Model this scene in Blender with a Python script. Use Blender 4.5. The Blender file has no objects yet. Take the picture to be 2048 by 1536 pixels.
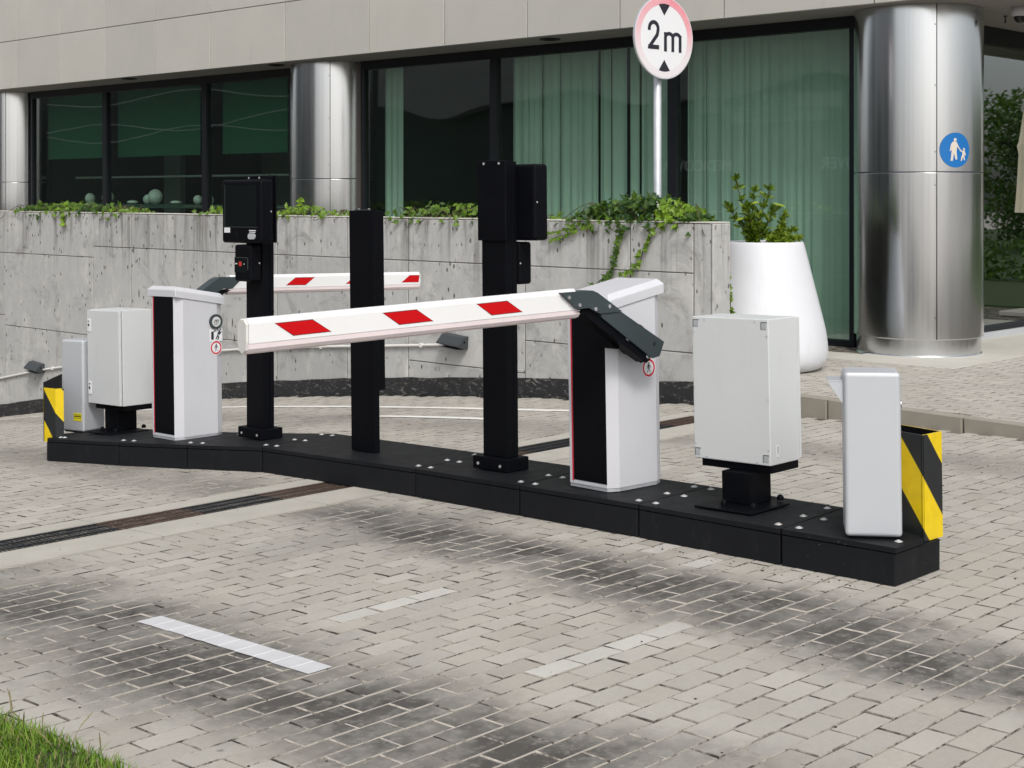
import bpy, math, random
from mathutils import Vector, Matrix, noise as mnoise
random.seed(7)
R = math.radians
S = bpy.context.scene
C = bpy.data.collections.new('scene_objects'); S.collection.children.link(C)

# ---------------------------------------------------------------- camera, sky, sun, exposure
cam = bpy.data.cameras.new('camera'); cam_o = bpy.data.objects.new('camera', cam); C.objects.link(cam_o)
cam_o.location = (0, 0, 1.52)
cam_o.rotation_euler = (R(90), 0, R(43.4 - 90))
cam.lens = 2980 / 2048 * 36; cam.sensor_width = 36; cam.shift_y = -(768 - 388) / 2048
cam.clip_start = .1; cam.clip_end = 1000
S.camera = cam_o
SUN_EL, SUN_AZ = R(48), R(234)          # direction towards the sun, azimuth counted from +x
w = bpy.data.worlds.new('World'); S.world = w; w.use_nodes = True
nt = w.node_tree; nt.nodes.clear()
sky = nt.nodes.new('ShaderNodeTexSky'); sky.sky_type = 'NISHITA'; sky.sun_disc = False
sky.sun_elevation = SUN_EL; sky.sun_rotation = R(90) - SUN_AZ
sky.air_density = 1.0; sky.dust_density = 3.5; sky.ozone_density = 1.0
hs = nt.nodes.new('ShaderNodeHueSaturation'); hs.inputs['Saturation'].default_value = .3
bg = nt.nodes.new('ShaderNodeBackground'); bg.inputs['Strength'].default_value = .15
wo = nt.nodes.new('ShaderNodeOutputWorld')
nt.links.new(sky.outputs[0], hs.inputs['Color']); nt.links.new(hs.outputs[0], bg.inputs[0]); nt.links.new(bg.outputs[0], wo.inputs[0])
sl = bpy.data.lights.new('sun', 'SUN'); sl.energy = 1.5; sl.angle = R(13); sl.color = (1, .96, .9)
so = bpy.data.objects.new('sun', sl); C.objects.link(so)
sd = Vector((math.cos(SUN_EL) * math.cos(SUN_AZ), math.cos(SUN_EL) * math.sin(SUN_AZ), math.sin(SUN_EL)))
so.rotation_euler = sd.to_track_quat('Z', 'Y').to_euler(); so.location = sd * 40
S.view_settings.view_transform = 'Standard'; S.view_settings.look = 'None'
S.view_settings.exposure = .26; S.view_settings.gamma = 1; S.view_settings.use_curve_mapping = False
S.cycles.max_bounces = 10; S.cycles.transparent_max_bounces = 16; S.cycles.glossy_bounces = 5
S.cycles.sample_clamp_indirect = 6

def G(y):
    """height of the paved lane: level near the camera, sinking towards the garage"""
    return -.005 * max(0., min(y, 21) - 1.5) ** 2

# ---------------------------------------------------------------- node helper
class NT:
    def __init__(s, name):
        s.m = bpy.data.materials.new(name); s.m.use_nodes = True
        s.t = s.m.node_tree; s.t.nodes.clear()
        s.out = s.n('OutputMaterial'); s.b = s.n('BsdfPrincipled'); s.l(s.b.outputs[0], s.out.inputs[0])
    def n(s, k, **kw):
        x = s.t.nodes.new('ShaderNode' + k)
        for a, v in kw.items(): setattr(x, a, v)
        return x
    def l(s, a, b): s.t.links.new(a, b)
    def put(s, inp, v):
        if hasattr(v, 'type') and hasattr(v, 'links'): s.l(v, inp)
        else: inp.default_value = v
    def math(s, op, a, b=0., c=0., clamp=False):
        x = s.n('Math', operation=op); x.use_clamp = clamp
        for i, v in enumerate((a, b, c)): s.put(x.inputs[i], v)
        return x.outputs[0]
    def mix(s, f, a, b, mode='MIX'):
        x = s.n('Mix', data_type='RGBA', blend_type=mode)
        s.put(x.inputs[0], f)
        for i, v in ((6, a), (7, b)):
            if isinstance(v, tuple) and len(v) == 3: v = (*v, 1)
            s.put(x.inputs[i], v)
        return x.outputs[2]
    def ramp(s, v, lo, hi, a=0., b=1.):
        x = s.n('MapRange'); x.interpolation_type = 'SMOOTHSTEP'
        s.put(x.inputs[0], v)
        for i, q in ((1, lo), (2, hi), (3, a), (4, b)): s.put(x.inputs[i], q)
        return x.outputs[0]
    def pos(s):
        return s.n('NewGeometry').outputs['Position']
    def obj(s): return s.n('TexCoord').outputs['Object']
    def sep(s, v):
        x = s.n('SeparateXYZ'); s.l(v, x.inputs[0]); return x.outputs
    def scale(s, v, sc):
        x = s.n('VectorMath', operation='MULTIPLY'); s.l(v, x.inputs[0]); x.inputs[1].default_value = sc
        return x.outputs[0]
    def noise(s, v, scale, detail=4, rough=.55, dist=0.):
        x = s.n('TexNoise'); s.l(v, x.inputs['Vector'])
        x.inputs['Scale'].default_value = scale; x.inputs['Detail'].default_value = detail
        x.inputs['Roughness'].default_value = rough; x.inputs['Distortion'].default_value = dist
        return x.outputs[0]
    def voro(s, v, scale, rnd=1.):
        x = s.n('TexVoronoi'); s.l(v, x.inputs['Vector']); x.inputs['Scale'].default_value = scale
        x.inputs['Randomness'].default_value = rnd
        return x.outputs
    def bump(s, h, strength, dist=.01):
        x = s.n('Bump'); x.inputs['Strength'].default_value = strength; x.inputs['Distance'].default_value = dist
        s.l(h, x.inputs['Height']); s.l(x.outputs[0], s.b.inputs['Normal'])
    def set(s, **kw):
        for k, v in kw.items():
            i = s.b.inputs[k.replace('_', ' ')]
            if isinstance(v, tuple) and len(v) == 3: v = (*v, 1)
            s.put(i, v)
        return s.m

def simple(name, col, rough=.5, metal=0., var=.1, vs=3., bump=0., bs=200., spec=.5, grime=0.):
    t = NT(name); p = t.pos()
    n1 = t.noise(p, vs, 5); f = t.math('MULTIPLY_ADD', n1, var * 2, 1 - var)
    n2 = t.noise(p, vs * 30, 3); f2 = t.math('MULTIPLY_ADD', n2, var * .8, 1 - var * .4)
    c = t.mix(1., (*col, 1), t.math('MULTIPLY', f, f2), 'MULTIPLY')
    if grime:
        g = t.ramp(t.noise(t.scale(p, (1, 1, .25)), 14, 6, .65), .52, .8, 0., grime)
        c = t.mix(g, c, (.33, .31, .27))
    t.set(Base_Color=c, Roughness=t.math('MULTIPLY_ADD', n1, .16, rough - .08), Metallic=metal, Specular_IOR_Level=spec)
    if bump: t.bump(t.noise(p, bs, 4), bump, .004)
    return t.m

# ---------------------------------------------------------------- materials
def stain_nodes(t):
    p = t.pos(); x, y, z = t.sep(p)
    wob = t.math('ADD', t.math('MULTIPLY_ADD', t.noise(p, 1.1, 4, .6), .56, -.28), t.math('MULTIPLY_ADD', t.noise(p, 9, 5, .7), .30, -.15))
    d1 = t.math('ABSOLUTE', t.math('ADD', t.math('SUBTRACT', x, 2.9), wob))
    s1 = t.ramp(d1, .10, .62, 1., 0.)
    s1 = t.math('MULTIPLY', s1, t.ramp(y, 6.6, 5.0, .45, 1.))
    xc = t.math('MULTIPLY_ADD', y, .105, 4.27)
    d2 = t.math('ABSOLUTE', t.math('ADD', t.math('SUBTRACT', x, xc), wob))
    s2 = t.math('MULTIPLY', t.ramp(d2, .08, .46, 1., 0.), t.ramp(y, 6.2, 5.4, .55, 1.))
    xc3 = t.math('MULTIPLY_ADD', y, -.05, 8.25)
    d3 = t.math('ABSOLUTE', t.math('ADD', t.math('SUBTRACT', x, xc3), wob))
    s3 = t.ramp(d3, .05, .6, .4, 0.)
    st = t.math('MAXIMUM', t.math('MAXIMUM', s1, s2), s3)
    br = t.math('MULTIPLY', t.ramp(t.noise(p, 2.3, 5, .6), .25, .62, .4, 1.), t.ramp(t.noise(p, 26, 5, .75), .3, .55, .62, 1.))
    return p, t.math('MULTIPLY', st, br, clamp=True)

def paver_mat(name, individual, white=False):
    t = NT(name); p, st = stain_nodes(t)
    if individual: rnd = t.n('ObjectInfo').outputs['Random']
    else:
        a = t.n('Attribute', attribute_name='tone'); rnd = a.outputs['Fac']
    c = t.mix(rnd, (.362, .338, .297), (.395, .375, .338))
    h = t.math('FRACT', t.math('MULTIPLY', rnd, 17.31))
    c = t.mix(1., c, t.math('MULTIPLY_ADD', h, .14, .91), 'MULTIPLY')
    if white: c = t.mix(.27, c, (.66, .67, .65))
    big = t.noise(p, 1.7, 5, .6)
    c = t.mix(1., c, t.math('MULTIPLY_ADD', big, .3, .86), 'MULTIPLY')
    drip = t.math('MULTIPLY', t.ramp(t.voro(p, 5.5)[0], .02, .09, .55, 0.), t.ramp(t.noise(p, 1.3, 3), .52, .6))
    st = t.math('MAXIMUM', st, drip)
    stf = t.math('MULTIPLY', st, t.math('MULTIPLY_ADD', h, .28, .90 if not white else .15), clamp=True)
    c = t.mix(stf, c, t.mix(h, (.050, .046, .042), (.078, .072, .065)))
    grain = t.noise(p, 260, 3, .7)
    c = t.mix(1., c, t.math('MULTIPLY_ADD', grain, .5, .76), 'MULTIPLY')
    mott = t.noise(p, 38, 5, .7)
    c = t.mix(1., c, t.math('MULTIPLY_ADD', mott, .24, .88), 'MULTIPLY')
    sp = t.ramp(t.voro(p, 60)[0], .03, .09, 1., 0.)
    sp = t.math('MULTIPLY', sp, t.ramp(t.noise(p, 9, 2), .52, .6))
    c = t.mix(t.math('MULTIPLY', sp, .5), c, (.6, .58, .54))
    t.set(Base_Color=c, Roughness=t.math('MULTIPLY_ADD', stf, -.2, .82), Specular_IOR_Level=.35)
    t.bump(t.math('ADD', grain, mott), .35, .003)
    return t.m

def bed_mat():
    t = NT('joint_sand'); p, st = stain_nodes(t)
    n = t.ramp(t.noise(p, 16, 6, .75), .42, .6)
    c = t.mix(n, (.03, .027, .022), (.25, .225, .19))
    c = t.mix(t.math('MULTIPLY', st, .85), c, (.52, .48, .42))
    c = t.mix(1., c, t.math('MULTIPLY_ADD', t.noise(p, 400, 2), .5, .75), 'MULTIPLY')
    t.set(Base_Color=c, Roughness=.95, Specular_IOR_Level=.2)
    return t.m

def joint_mat(name, ends):
    t = NT(name); p, st = stain_nodes(t)
    n = t.ramp(t.noise(p, 13, 6, .75), .38, .56) if not ends else t.ramp(t.noise(p, 5, 5, .75), .38, .60)
    c = t.mix(n, (.045, .040, .034), (.31, .288, .25))
    if ends: c = t.mix(t.math('MULTIPLY', st, n), c, (.5, .46, .41))
    else: c = t.mix(t.ramp(st, .2, .75, 0., .85), c, (.345, .32, .283))
    c = t.mix(1., c, t.math('MULTIPLY_ADD', t.noise(p, 300, 2), .5, .75), 'MULTIPLY')
    t.set(Base_Color=c, Roughness=.95, Specular_IOR_Level=.15)
    return t.m

def concrete_wall_mat():
    t = NT('cast_concrete'); p = t.pos(); x, y, z = t.sep(p)
    rnd = t.n('ObjectInfo').outputs['Random']
    c = t.mix(t.noise(p, .9, 6, .62), (.33, .33, .322), (.49, .488, .475))
    c = t.mix(1., c, t.math('MULTIPLY_ADD', rnd, .16, .92), 'MULTIPLY')
    blot = t.ramp(t.noise(t.scale(p, (1, 1, .55)), 3.4, 7, .66, .6), .5, .72, 0., .55)
    c = t.mix(blot, c, (.62, .61, .59))
    dark = t.ramp(t.noise(t.scale(p, (1, 1, 1.3)), 1.5, 8, .72, 1.6), .50, .70, 0., .7)
    c = t.mix(dark, c, (.235, .232, .226))
    # rain streaks that start at the top edge
    stn = t.noise(t.scale(p, (9, 9, .55)), 1.0, 6, .68)
    top = t.ramp(z, 1.25, .35, 1., 0.)
    c = t.mix(t.math('MULTIPLY', t.math('MULTIPLY', t.ramp(stn, .48, .66), top), .75), c, (.15, .145, .135))
    fine = t.noise(t.scale(p, (16, 16, 9)), 1.0, 6, .75)
    c = t.mix(1., c, t.math('MULTIPLY_ADD', fine, .36, .83), 'MULTIPLY')
    # blow holes, a little taller than wide
    v = t.voro(t.scale(p, (1, 1, .55)), 15)
    hole = t.ramp(v[0], .11, .24, 1., 0.)
    pick = t.ramp(t.noise(p, 3.1, 4, .6), .46, .56)
    v2 = t.voro(t.scale(p, (1, 1, .28)), 7.5)
    hole2 = t.math('MULTIPLY', t.ramp(v2[0], .06, .14, 1., 0.), t.ramp(t.noise(p, 1.6, 4, .6), .5, .58))
    hh = t.math('MAXIMUM', t.math('MULTIPLY', hole, pick), hole2)
    c = t.mix(t.math('MULTIPLY', hh, .85), c, (.07, .066, .06))
    c = t.mix(1., c, t.math('MULTIPLY_ADD', t.noise(p, 180, 3), .22, .89), 'MULTIPLY')
    t.set(Base_Color=c, Roughness=.85, Specular_IOR_Level=.3)
    t.bump(t.math('SUBTRACT', t.noise(p, 45, 6, .65), t.math('MULTIPLY', hh, 2.)), .4, .006)
    return t.m

def bitumen_mat():
    t = NT('bitumen_paint'); p = t.pos()
    n = t.ramp(t.noise(t.scale(p, (3, 3, 9)), 2.6, 7, .75, 1.5), .54, .66)
    c = t.mix(t.math('MULTIPLY', n, .75), (.016, .016, .018), (.3, .29, .27))
    t.set(Base_Color=c, Roughness=.55); t.bump(t.noise(p, 30, 5), .5, .01)
    return t.m

def steel_mat():
    t = NT('brushed_steel'); p = t.pos()
    st = t.noise(t.scale(p, (22, 22, .05)), 1.0, 6, .65)
    st2 = t.noise(t.scale(p, (4.2, 4.2, .10)), 1.0, 4, .6, .2)
    v = t.math('MULTIPLY_ADD', st, .16, .60)
    c = t.mix(1., t.mix(st2, (.93, .955, .99), (.97, .985, 1)), v, 'MULTIPLY')
    t.set(Base_Color=c, Metallic=1., Roughness=t.math('ADD', t.math('MULTIPLY_ADD', st, .16, .06), t.math('MULTIPLY', st2, .10)))
    sm = t.ramp(t.noise(p, 7, 6, .7), .6, .8)
    t.bump(t.math('ADD', st, t.math('MULTIPLY', st2, 2.)), .10, .004)
    return t.m

def stone_panel_mat():
    t = NT('fascia_stone'); p = t.pos()
    rnd = t.n('ObjectInfo').outputs['Random']
    c = t.mix(rnd, (.44, .43, .395), (.48, .465, .425))
    c = t.mix(1., c, t.math('MULTIPLY_ADD', t.noise(p, 1.3, 5, .6), .2, .9), 'MULTIPLY')
    stn = t.noise(t.scale(p, (6, 6, .5)), 1., 5, .65)
    c = t.mix(t.ramp(stn, .58, .8, 0., .25), c, (.22, .215, .2))
    c = t.mix(1., c, t.math('MULTIPLY_ADD', t.noise(p, 220, 3), .2, .9), 'MULTIPLY')
    t.set(Base_Color=c, Roughness=.6, Specular_IOR_Level=.4)
    t.bump(t.noise(p, 90, 4), .12, .003)
    return t.m

def glass_mat(name, tint, ior):
    t = NT(name); t.t.nodes.remove(t.b)
    lw = t.n('LayerWeight'); lw.inputs['Blend'].default_value = .5
    r0 = 2 * ((ior - 1) / (ior + 1)) ** 2
    fr = t.n('MapRange'); t.l(t.math('POWER', lw.outputs['Facing'], 4.), fr.inputs[0]); fr.inputs[3].default_value = r0; fr.inputs[4].default_value = 1.
    tr = t.n('BsdfTransparent'); tr.inputs[0].default_value = (*tint, 1)
    gl = t.n('BsdfGlossy'); gl.inputs['Roughness'].default_value = .015; gl.inputs[0].default_value = (.9, .95, .93, 1)
    p = t.pos(); b = t.n('Bump'); b.inputs['Strength'].default_value = .05; b.inputs['Distance'].default_value = .02
    t.l(t.noise(p, .55, 2), b.inputs['Height']); t.l(b.outputs[0], gl.inputs['Normal'])
    m = t.n('MixShader'); t.l(fr.outputs[0], m.inputs[0]); t.l(tr.outputs[0], m.inputs[1]); t.l(gl.outputs[0], m.inputs[2])
    t.l(m.outputs[0], t.out.inputs[0])
    return t.m

def leaf_mat(name, dark, light, rough=.45):
    t = NT(name)
    a = t.n('Attribute', attribute_name='tone').outputs['Fac']
    c = t.mix(a, dark, light)
    c = t.mix(1., c, t.math('MULTIPLY_ADD', t.noise(t.pos(), 60, 3), .5, .75), 'MULTIPLY')
    t.set(Base_Color=c, Roughness=rough, Specular_IOR_Level=.4)
    tl = t.n('BsdfTranslucent'); t.l(t.mix(.5, c, (.2, .35, .02)), tl.inputs[0])
    m = t.n('MixShader'); m.inputs[0].default_value = .3
    t.l(t.b.outputs[0], m.inputs[1]); t.l(tl.outputs[0], m.inputs[2]); t.l(m.outputs[0], t.out.inputs[0])
    return t.m

def hazard_mat(name, flip):
    """yellow and black diagonal bands measured along the sheet (uv-like attribute 'along')"""
    t = NT(name); p = t.obj(); x, y, z = t.sep(p)
    a = t.n('Attribute', attribute_name='tone').outputs['Fac']
    q = t.math('MULTIPLY_ADD', a, 1.2 * flip, z)
    q = t.math('FRACT', t.math('MULTIPLY', t.math('ADD', q, 4.2 + OFFS[name]), 1 / .42))
    m = t.ramp(q, .497, .503, 1., 0.)
    c = t.mix(m, (.016, .018, .02), (.72, .52, .008))
    c = t.mix(1., c, t.math('MULTIPLY_ADD', t.noise(p, 25, 4), .3, .84), 'MULTIPLY')
    t.set(Base_Color=c, Roughness=.42)
    return t.m

def rubber_mat():
    t = NT('black_rubber'); p = t.pos(); x, y, z = t.sep(p)
    c = t.mix(t.noise(p, 2.4, 6, .65), (.005, .0056, .0068), (.0125, .0138, .0165))
    scuff = t.ramp(t.noise(t.scale(p, (1, 1, .4)), 9, 8, .78), .56, .80, 0., .20)
    c = t.mix(scuff, c, (.13, .13, .125))
    dot = t.math('MULTIPLY', t.ramp(t.voro(p, 34)[0], .03, .08, 1., 0.), t.ramp(t.noise(p, 5, 3), .55, .62))
    c = t.mix(t.math('MULTIPLY', dot, .6), c, (.35, .34, .32))
    t.set(Base_Color=c, Roughness=t.math('MULTIPLY_ADD', t.noise(p, 12, 4), .25, .48), Specular_IOR_Level=.16)
    t.bump(t.noise(p, 160, 4), .25, .003)
    return t.m

M = {}
M['paver'] = paver_mat('concrete_paver', True); M['paver_white'] = paver_mat('paint_faded_paver', True, True)
M['paver_stuff'] = paver_mat('concrete_paver_field', False)
M['bed'] = bed_mat(); M['jlong'] = joint_mat('sand_joint_long', False); M['jend'] = joint_mat('sand_joint_end', True); M['wallc'] = concrete_wall_mat(); M['bitumen'] = bitumen_mat(); M['steel'] = steel_mat()
M['fascia'] = stone_panel_mat(); M['rubber'] = rubber_mat()
M['glass'] = glass_mat('green_glazing', (.555, .705, .625), 1.72)
M['glassb'] = glass_mat('corner_glazing', (.20, .32, .27), 2.3)
M['frame'] = simple('dark_window_frame', (.010, .012, .015), .45, 0, .12, spec=.25)
M['soffit'] = simple('soffit_board', (.30, .285, .26), .8, 0, .1)
M['black'] = simple('black_powder_coat', (.0045, .005, .0075), .45, 0, .15, 4, .15, 300, .28)
def black_mat():
    t = NT('black_powder_coat'); p = t.pos()
    n = t.noise(p, 5, 6, .65); d = t.ramp(t.noise(t.scale(p, (1, 1, .35)), 11, 7, .72), .60, .84, 0., .03)
    c = t.mix(n, (.002, .0022, .0035), (.0045, .005, .007)); c = t.mix(d, c, (.16, .15, .14))
    t.set(Base_Color=c, Roughness=t.math('MULTIPLY_ADD', n, .2, .38), Specular_IOR_Level=.07); t.bump(t.noise(p, 300, 3), .12, .003)
    return t.m
M['black'] = black_mat()
M['blackgloss'] = simple('black_screen_glass', (.006, .008, .008), .12, 0, .05)
M['white'] = simple('white_powder_coat', (.54, .545, .575), .42, 0, .05, 2, .06, 250, .45, .09)
M['lightgrey'] = simple('light_grey_enamel', (.565, .585, .585), .45, 0, .045, 2, .08, 220, .45, .09)
M['silver'] = simple('silver_anodised', (.50, .52, .55), .4, .25, .04, 2, .05, 250)
M['boom'] = simple('white_boom_profile', (.74, .74, .74), .4, 0, .03, 3, 0, 100, .5, .05)
M['boomcap'] = simple('boom_end_cap', (.62, .61, .58), .6, 0, .1, 20)
M['boomedge'] = simple('translucent_rubber_edge', (.74, .65, .655), .45, 0, .1, 9)
M['red'] = simple('red_reflective_film', (.50, .001, .004), .5, 0, .06, 20, spec=.2)
M['rededge'] = simple('dark_film_edge', (.03, .01, .02), .5)
M['redline'] = simple('red_trim', (.55, .01, .03), .4, 0, .05)
M['armgrey'] = simple('dark_slate_casting', (.040, .055, .060), .38, .2, .1, 6)
M['chrome'] = simple('bright_steel', (.75, .75, .76), .22, 1., .05)
M['bolt'] = simple('galvanised_bolt', (.50, .50, .49), .45, .4, .15, 40)
M['pot'] = simple('white_glossy_plastic', (.62, .63, .66), .35, 0, .05, 3, 0, 100, .5, .16)
M['soil'] = simple('dark_soil', (.05, .04, .03), .95, 0, .3, 20, .6, 80)
M['kerb'] = simple('kerb_stone', (.27, .245, .205), .85, 0, .22, 5, .4, 60)
M['granite'] = simple('pale_granite_slab', (.43, .415, .37), .75, 0, .12, 4, .2, 150)
M['strip'] = simple('drain_concrete', (.40, .38, .335), .85, 0, .16, 6, .45, 90)
M['iron'] = simple('black_cast_iron', (.015, .017, .02), .5, .3, .25, 25, .3, 150)
M['rust'] = simple('rusty_cast_iron', (.06, .036, .026), .8, .1, .4, 20, .4, 150)
M['sump'] = simple('dark_channel', (.012, .011, .01), .9)
M['paint'] = simple('road_paint', (.80, .81, .82), .65, 0, .14, 7, .3, 120, .4, .25)
M['barpaint'] = simple('greyed_road_paint', (.54, .54, .555), .6, 0, .16, 9, .3, 120, .4, .2)
M['wornpaint'] = simple('worn_road_paint', (.74, .73, .69), .75, 0, .2, 5, .3, 120, .4, .3)
M['lamp'] = simple('dark_grey_luminaire', (.05, .055, .06), .45, .2, .1)
M['lens'] = simple('frosted_lens', (.10, .11, .12), .3)
M['conduit'] = simple('white_plastic_pipe', (.66, .65, .62), .5, 0, .08)
M['curtain'] = simple('pale_curtain_cloth', (.75, .80, .75), .9, 0, .08, 2)
M['blind'] = simple('green_roller_blind', (.05, .18, .115), .9, 0, .08, 2)
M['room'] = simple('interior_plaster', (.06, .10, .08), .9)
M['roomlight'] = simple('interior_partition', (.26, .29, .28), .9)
M['ball'] = simple('white_ceramic_ball', (.75, .75, .70), .5)
M['blue'] = simple('blue_sign_film', (.0, .135, .42), .4, 0, .05, 20)
M['figure'] = simple('faded_white_figure', (.62, .56, .48), .5, 0, .12, 60)
M['signwhite'] = simple('sign_white', (.72, .73, .75), .4, 0, .03)
M['ink'] = simple('black_ink', (.012, .012, .022), .4)
M['galv'] = simple('galvanised_steel', (.55, .57, .6), .42, .5, .14, 12)
M['yellow'] = simple('yellow_label', (.72, .64, .02), .5)
M['bark'] = simple('brown_bark', (.045, .028, .02), .85, 0, .3, 30)
M['vine'] = simple('ivy_stem', (.07, .05, .03), .8, 0, .2, 30)
M['ivy'] = leaf_mat('ivy_leaf', (.010, .045, .012), (.22, .36, .025))
M['shrub'] = leaf_mat('shrub_leaf', (.018, .065, .010), (.30, .40, .025))
M['grass'] = leaf_mat('grass_blade', (.05, .13, .010), (.24, .38, .035), .6)
M['straw'] = simple('dry_grass', (.20, .17, .075), .8)
M['tree'] = leaf_mat('tree_leaf', (.025, .065, .014), (.11, .19, .04), .6)
M['canvas'] = simple('beige_canvas', (.66, .60, .47), .9, 0, .1, 4)
M['opp'] = simple('opposite_render', (.30, .31, .31), .8)
M['oppdark'] = simple('opposite_dark_cladding', (.035, .045, .042), .45)
M['asphalt'] = simple('asphalt', (.06, .06, .058), .9, 0, .2, 6, .4, 90)
M['roadpave'] = simple('pale_paving_far', (.42, .39, .35), .85, 0, .12, 1.5)
M['debris'] = simple('grit', (.30, .27, .23), .9, 0, .4, 40)
M['debrisdark'] = simple('leaf_litter', (.035, .026, .02), .9, 0, .4, 40)
def faded_red():
    t = NT('faded_red_ring'); x, y, z = t.sep(t.obj())
    f = t.math('ADD', t.ramp(z, -.25, .36, 0., .8), t.math('MULTIPLY', t.ramp(x, -.1, .35, 0., .3), t.ramp(z, -.2, .1)))
    c = t.mix(t.math('MULTIPLY', f, t.math('MULTIPLY_ADD', t.noise(t.obj(), 8, 4), .5, .7), clamp=True), (.70, .66, .68), (.72, .22, .27))
    return t.set(Base_Color=c, Roughness=.45)
M['fadedred'] = faded_red()

# ---------------------------------------------------------------- mesh helpers
class MB:
    def __init__(s): s.v = []; s.f = []; s.t = []; s.sm = []; s.mi = []
    def add(s, vs, fs, tone=0., smooth=False, mi=0):
        o = len(s.v); s.v += [tuple(p) for p in vs]
        for f in fs: s.f.append([i + o for i in f]); s.t.append(tone); s.sm.append(smooth); s.mi.append(mi)
        return s
    def box(s, a, b, **k):
        (x0, y0, z0), (x1, y1, z1) = a, b
        return s.add([(x0, y0, z0), (x1, y0, z0), (x1, y1, z0), (x0, y1, z0), (x0, y0, z1), (x1, y0, z1), (x1, y1, z1), (x0, y1, z1)],
                     [(0, 3, 2, 1), (4, 5, 6, 7), (0, 1, 5, 4), (1, 2, 6, 5), (2, 3, 7, 6), (3, 0, 4, 7)], **k)
    def loft(s, rings, cap=True, **k):
        n = len(rings[0]); vs = [p for r in rings for p in r]; fs = []
        for j in range(len(rings) - 1):
            for i in range(n): fs.append((j * n + i, j * n + (i + 1) % n, (j + 1) * n + (i + 1) % n, (j + 1) * n + i))
        s.add(vs, fs, **k)
        if cap:
            kk = dict(k); kk['smooth'] = False
            s.add(rings[0], [tuple(range(n - 1, -1, -1))], **kk); s.add(rings[-1], [tuple(range(n))], **kk)
        return s
    def prism(s, poly, z0, z1, **k):
        """vertical prism; z0 / z1 numbers or functions of (x, y)"""
        a = z0 if callable(z0) else (lambda x, y: z0); b = z1 if callable(z1) else (lambda x, y: z1)
        return s.loft([[(x, y, a(x, y)) for x, y in poly], [(x, y, b(x, y)) for x, y in poly]], **k)
    def xz(s, poly, y0, y1, **k):
        return s.loft([[(x, y0, z) for x, z in poly], [(x, y1, z) for x, z in poly]], **k)
    def yz(s, poly, x0, x1, **k):
        return s.loft([[(x0, y, z) for y, z in poly], [(x1, y, z) for y, z in poly]], **k)
    def tube(s, pts, r, n=8, cap=True, **k):
        k.setdefault('smooth', True)
        pts = [Vector(p) for p in pts]; rings = []
        for i, p in enumerate(pts):
            d = (pts[min(i + 1, len(pts) - 1)] - pts[max(i - 1, 0)]).normalized()
            u = d.cross(Vector((0, 0, 1)));
            if u.length < 1e-3: u = d.cross(Vector((1, 0, 0)))
            u.normalize(); v = d.cross(u)
            rr = r[i] if isinstance(r, (list, tuple)) else r
            rings.append([tuple(p + (u * math.cos(a) + v * math.sin(a)) * rr) for a in (2 * math.pi * q / n for q in range(n))])
        return s.loft(rings, cap, **k)
    def lathe(s, prof, c=(0, 0, 0), n=48, a0=0., a1=360., **k):
        k.setdefault('smooth', True)
        full = a1 - a0 >= 359.99; m = n if full else n + 1
        vs = []; fs = []
        for r, z in prof:
            for i in range(m):
                a = R(a0 + (a1 - a0) * i / n); vs.append((c[0] + r * math.cos(a), c[1] + r * math.sin(a), c[2] + z))
        for j in range(len(prof) - 1):
            for i in range(n):
                q = (i + 1) % m; fs.append((j * m + i, j * m + q, (j + 1) * m + q, (j + 1) * m + i))
        return s.add(vs, fs, **k)
    def disc(s, c, r, axis='y', n=24, t=.002, **k):
        """short cylinder, its face towards -axis (or +z for axis z)"""
        p = [(r * math.cos(2 * math.pi * i / n), r * math.sin(2 * math.pi * i / n)) for i in range(n)]
        if axis == 'y': return s.loft([[(c[0] + a, c[1], c[2] + b) for a, b in p], [(c[0] + a, c[1] - t, c[2] + b) for a, b in p]], **k)
        if axis == 'x': return s.loft([[(c[0], c[1] + a, c[2] + b) for a, b in p], [(c[0] - t, c[1] + a, c[2] + b) for a, b in p]], **k)
        return s.loft([[(c[0] + a, c[1] + b, c[2]) for a, b in p], [(c[0] + a, c[1] + b, c[2] + t) for a, b in p]], **k)
    def sphere(s, c, r, n=12, m=8, sq=1., **k):
        return s.lathe([(max(1e-4, r * math.sin(math.pi * j / m)), -r * sq * math.cos(math.pi * j / m)) for j in range(m + 1)], c, n, **k)

def mesh_of(name, mb, mats):
    me = bpy.data.meshes.new(name); me.from_pydata(mb.v, [], mb.f)
    for m in (mats if isinstance(mats, (list, tuple)) else [mats]): me.materials.append(m)
    me.polygons.foreach_set('use_smooth', mb.sm); me.polygons.foreach_set('material_index', mb.mi)
    if any(mb.t):
        a = me.attributes.new('tone', 'FLOAT', 'FACE'); a.data.foreach_set('value', mb.t)
    me.update()
    return me
def tag(o, label=None, cat=None, group=None, kind=None):
    if label: o['label'] = label
    if cat: o['category'] = cat
    if group: o['group'] = group
    if kind: o['kind'] = kind
    return o
def fixn(me):
    import bmesh
    b = bmesh.new(); b.from_mesh(me); bmesh.ops.recalc_face_normals(b, faces=b.faces); b.to_mesh(me); b.free()
def obj(name, mb, mat, parent=None, bevel=0., seg=2, world=False, fix=True, weld=False):
    me = mesh_of(name, mb, mat)
    if fix: fixn(me)
    o = bpy.data.objects.new(name, me); C.objects.link(o)
    if parent:
        o.parent = parent
        if world: o.location = -root_loc(parent)
    if bevel:
        if weld: wm = o.modifiers.new('weld', 'WELD'); wm.merge_threshold = 1e-5
        m = o.modifiers.new('bevel', 'BEVEL'); m.width = bevel; m.segments = seg; m.limit_method = 'ANGLE'; m.angle_limit = R(35)
        m.harden_normals = False
    return o
def root_loc(o):
    v = Vector((0, 0, 0))
    while o: v += Vector(o.location); o = o.parent
    return v
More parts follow.
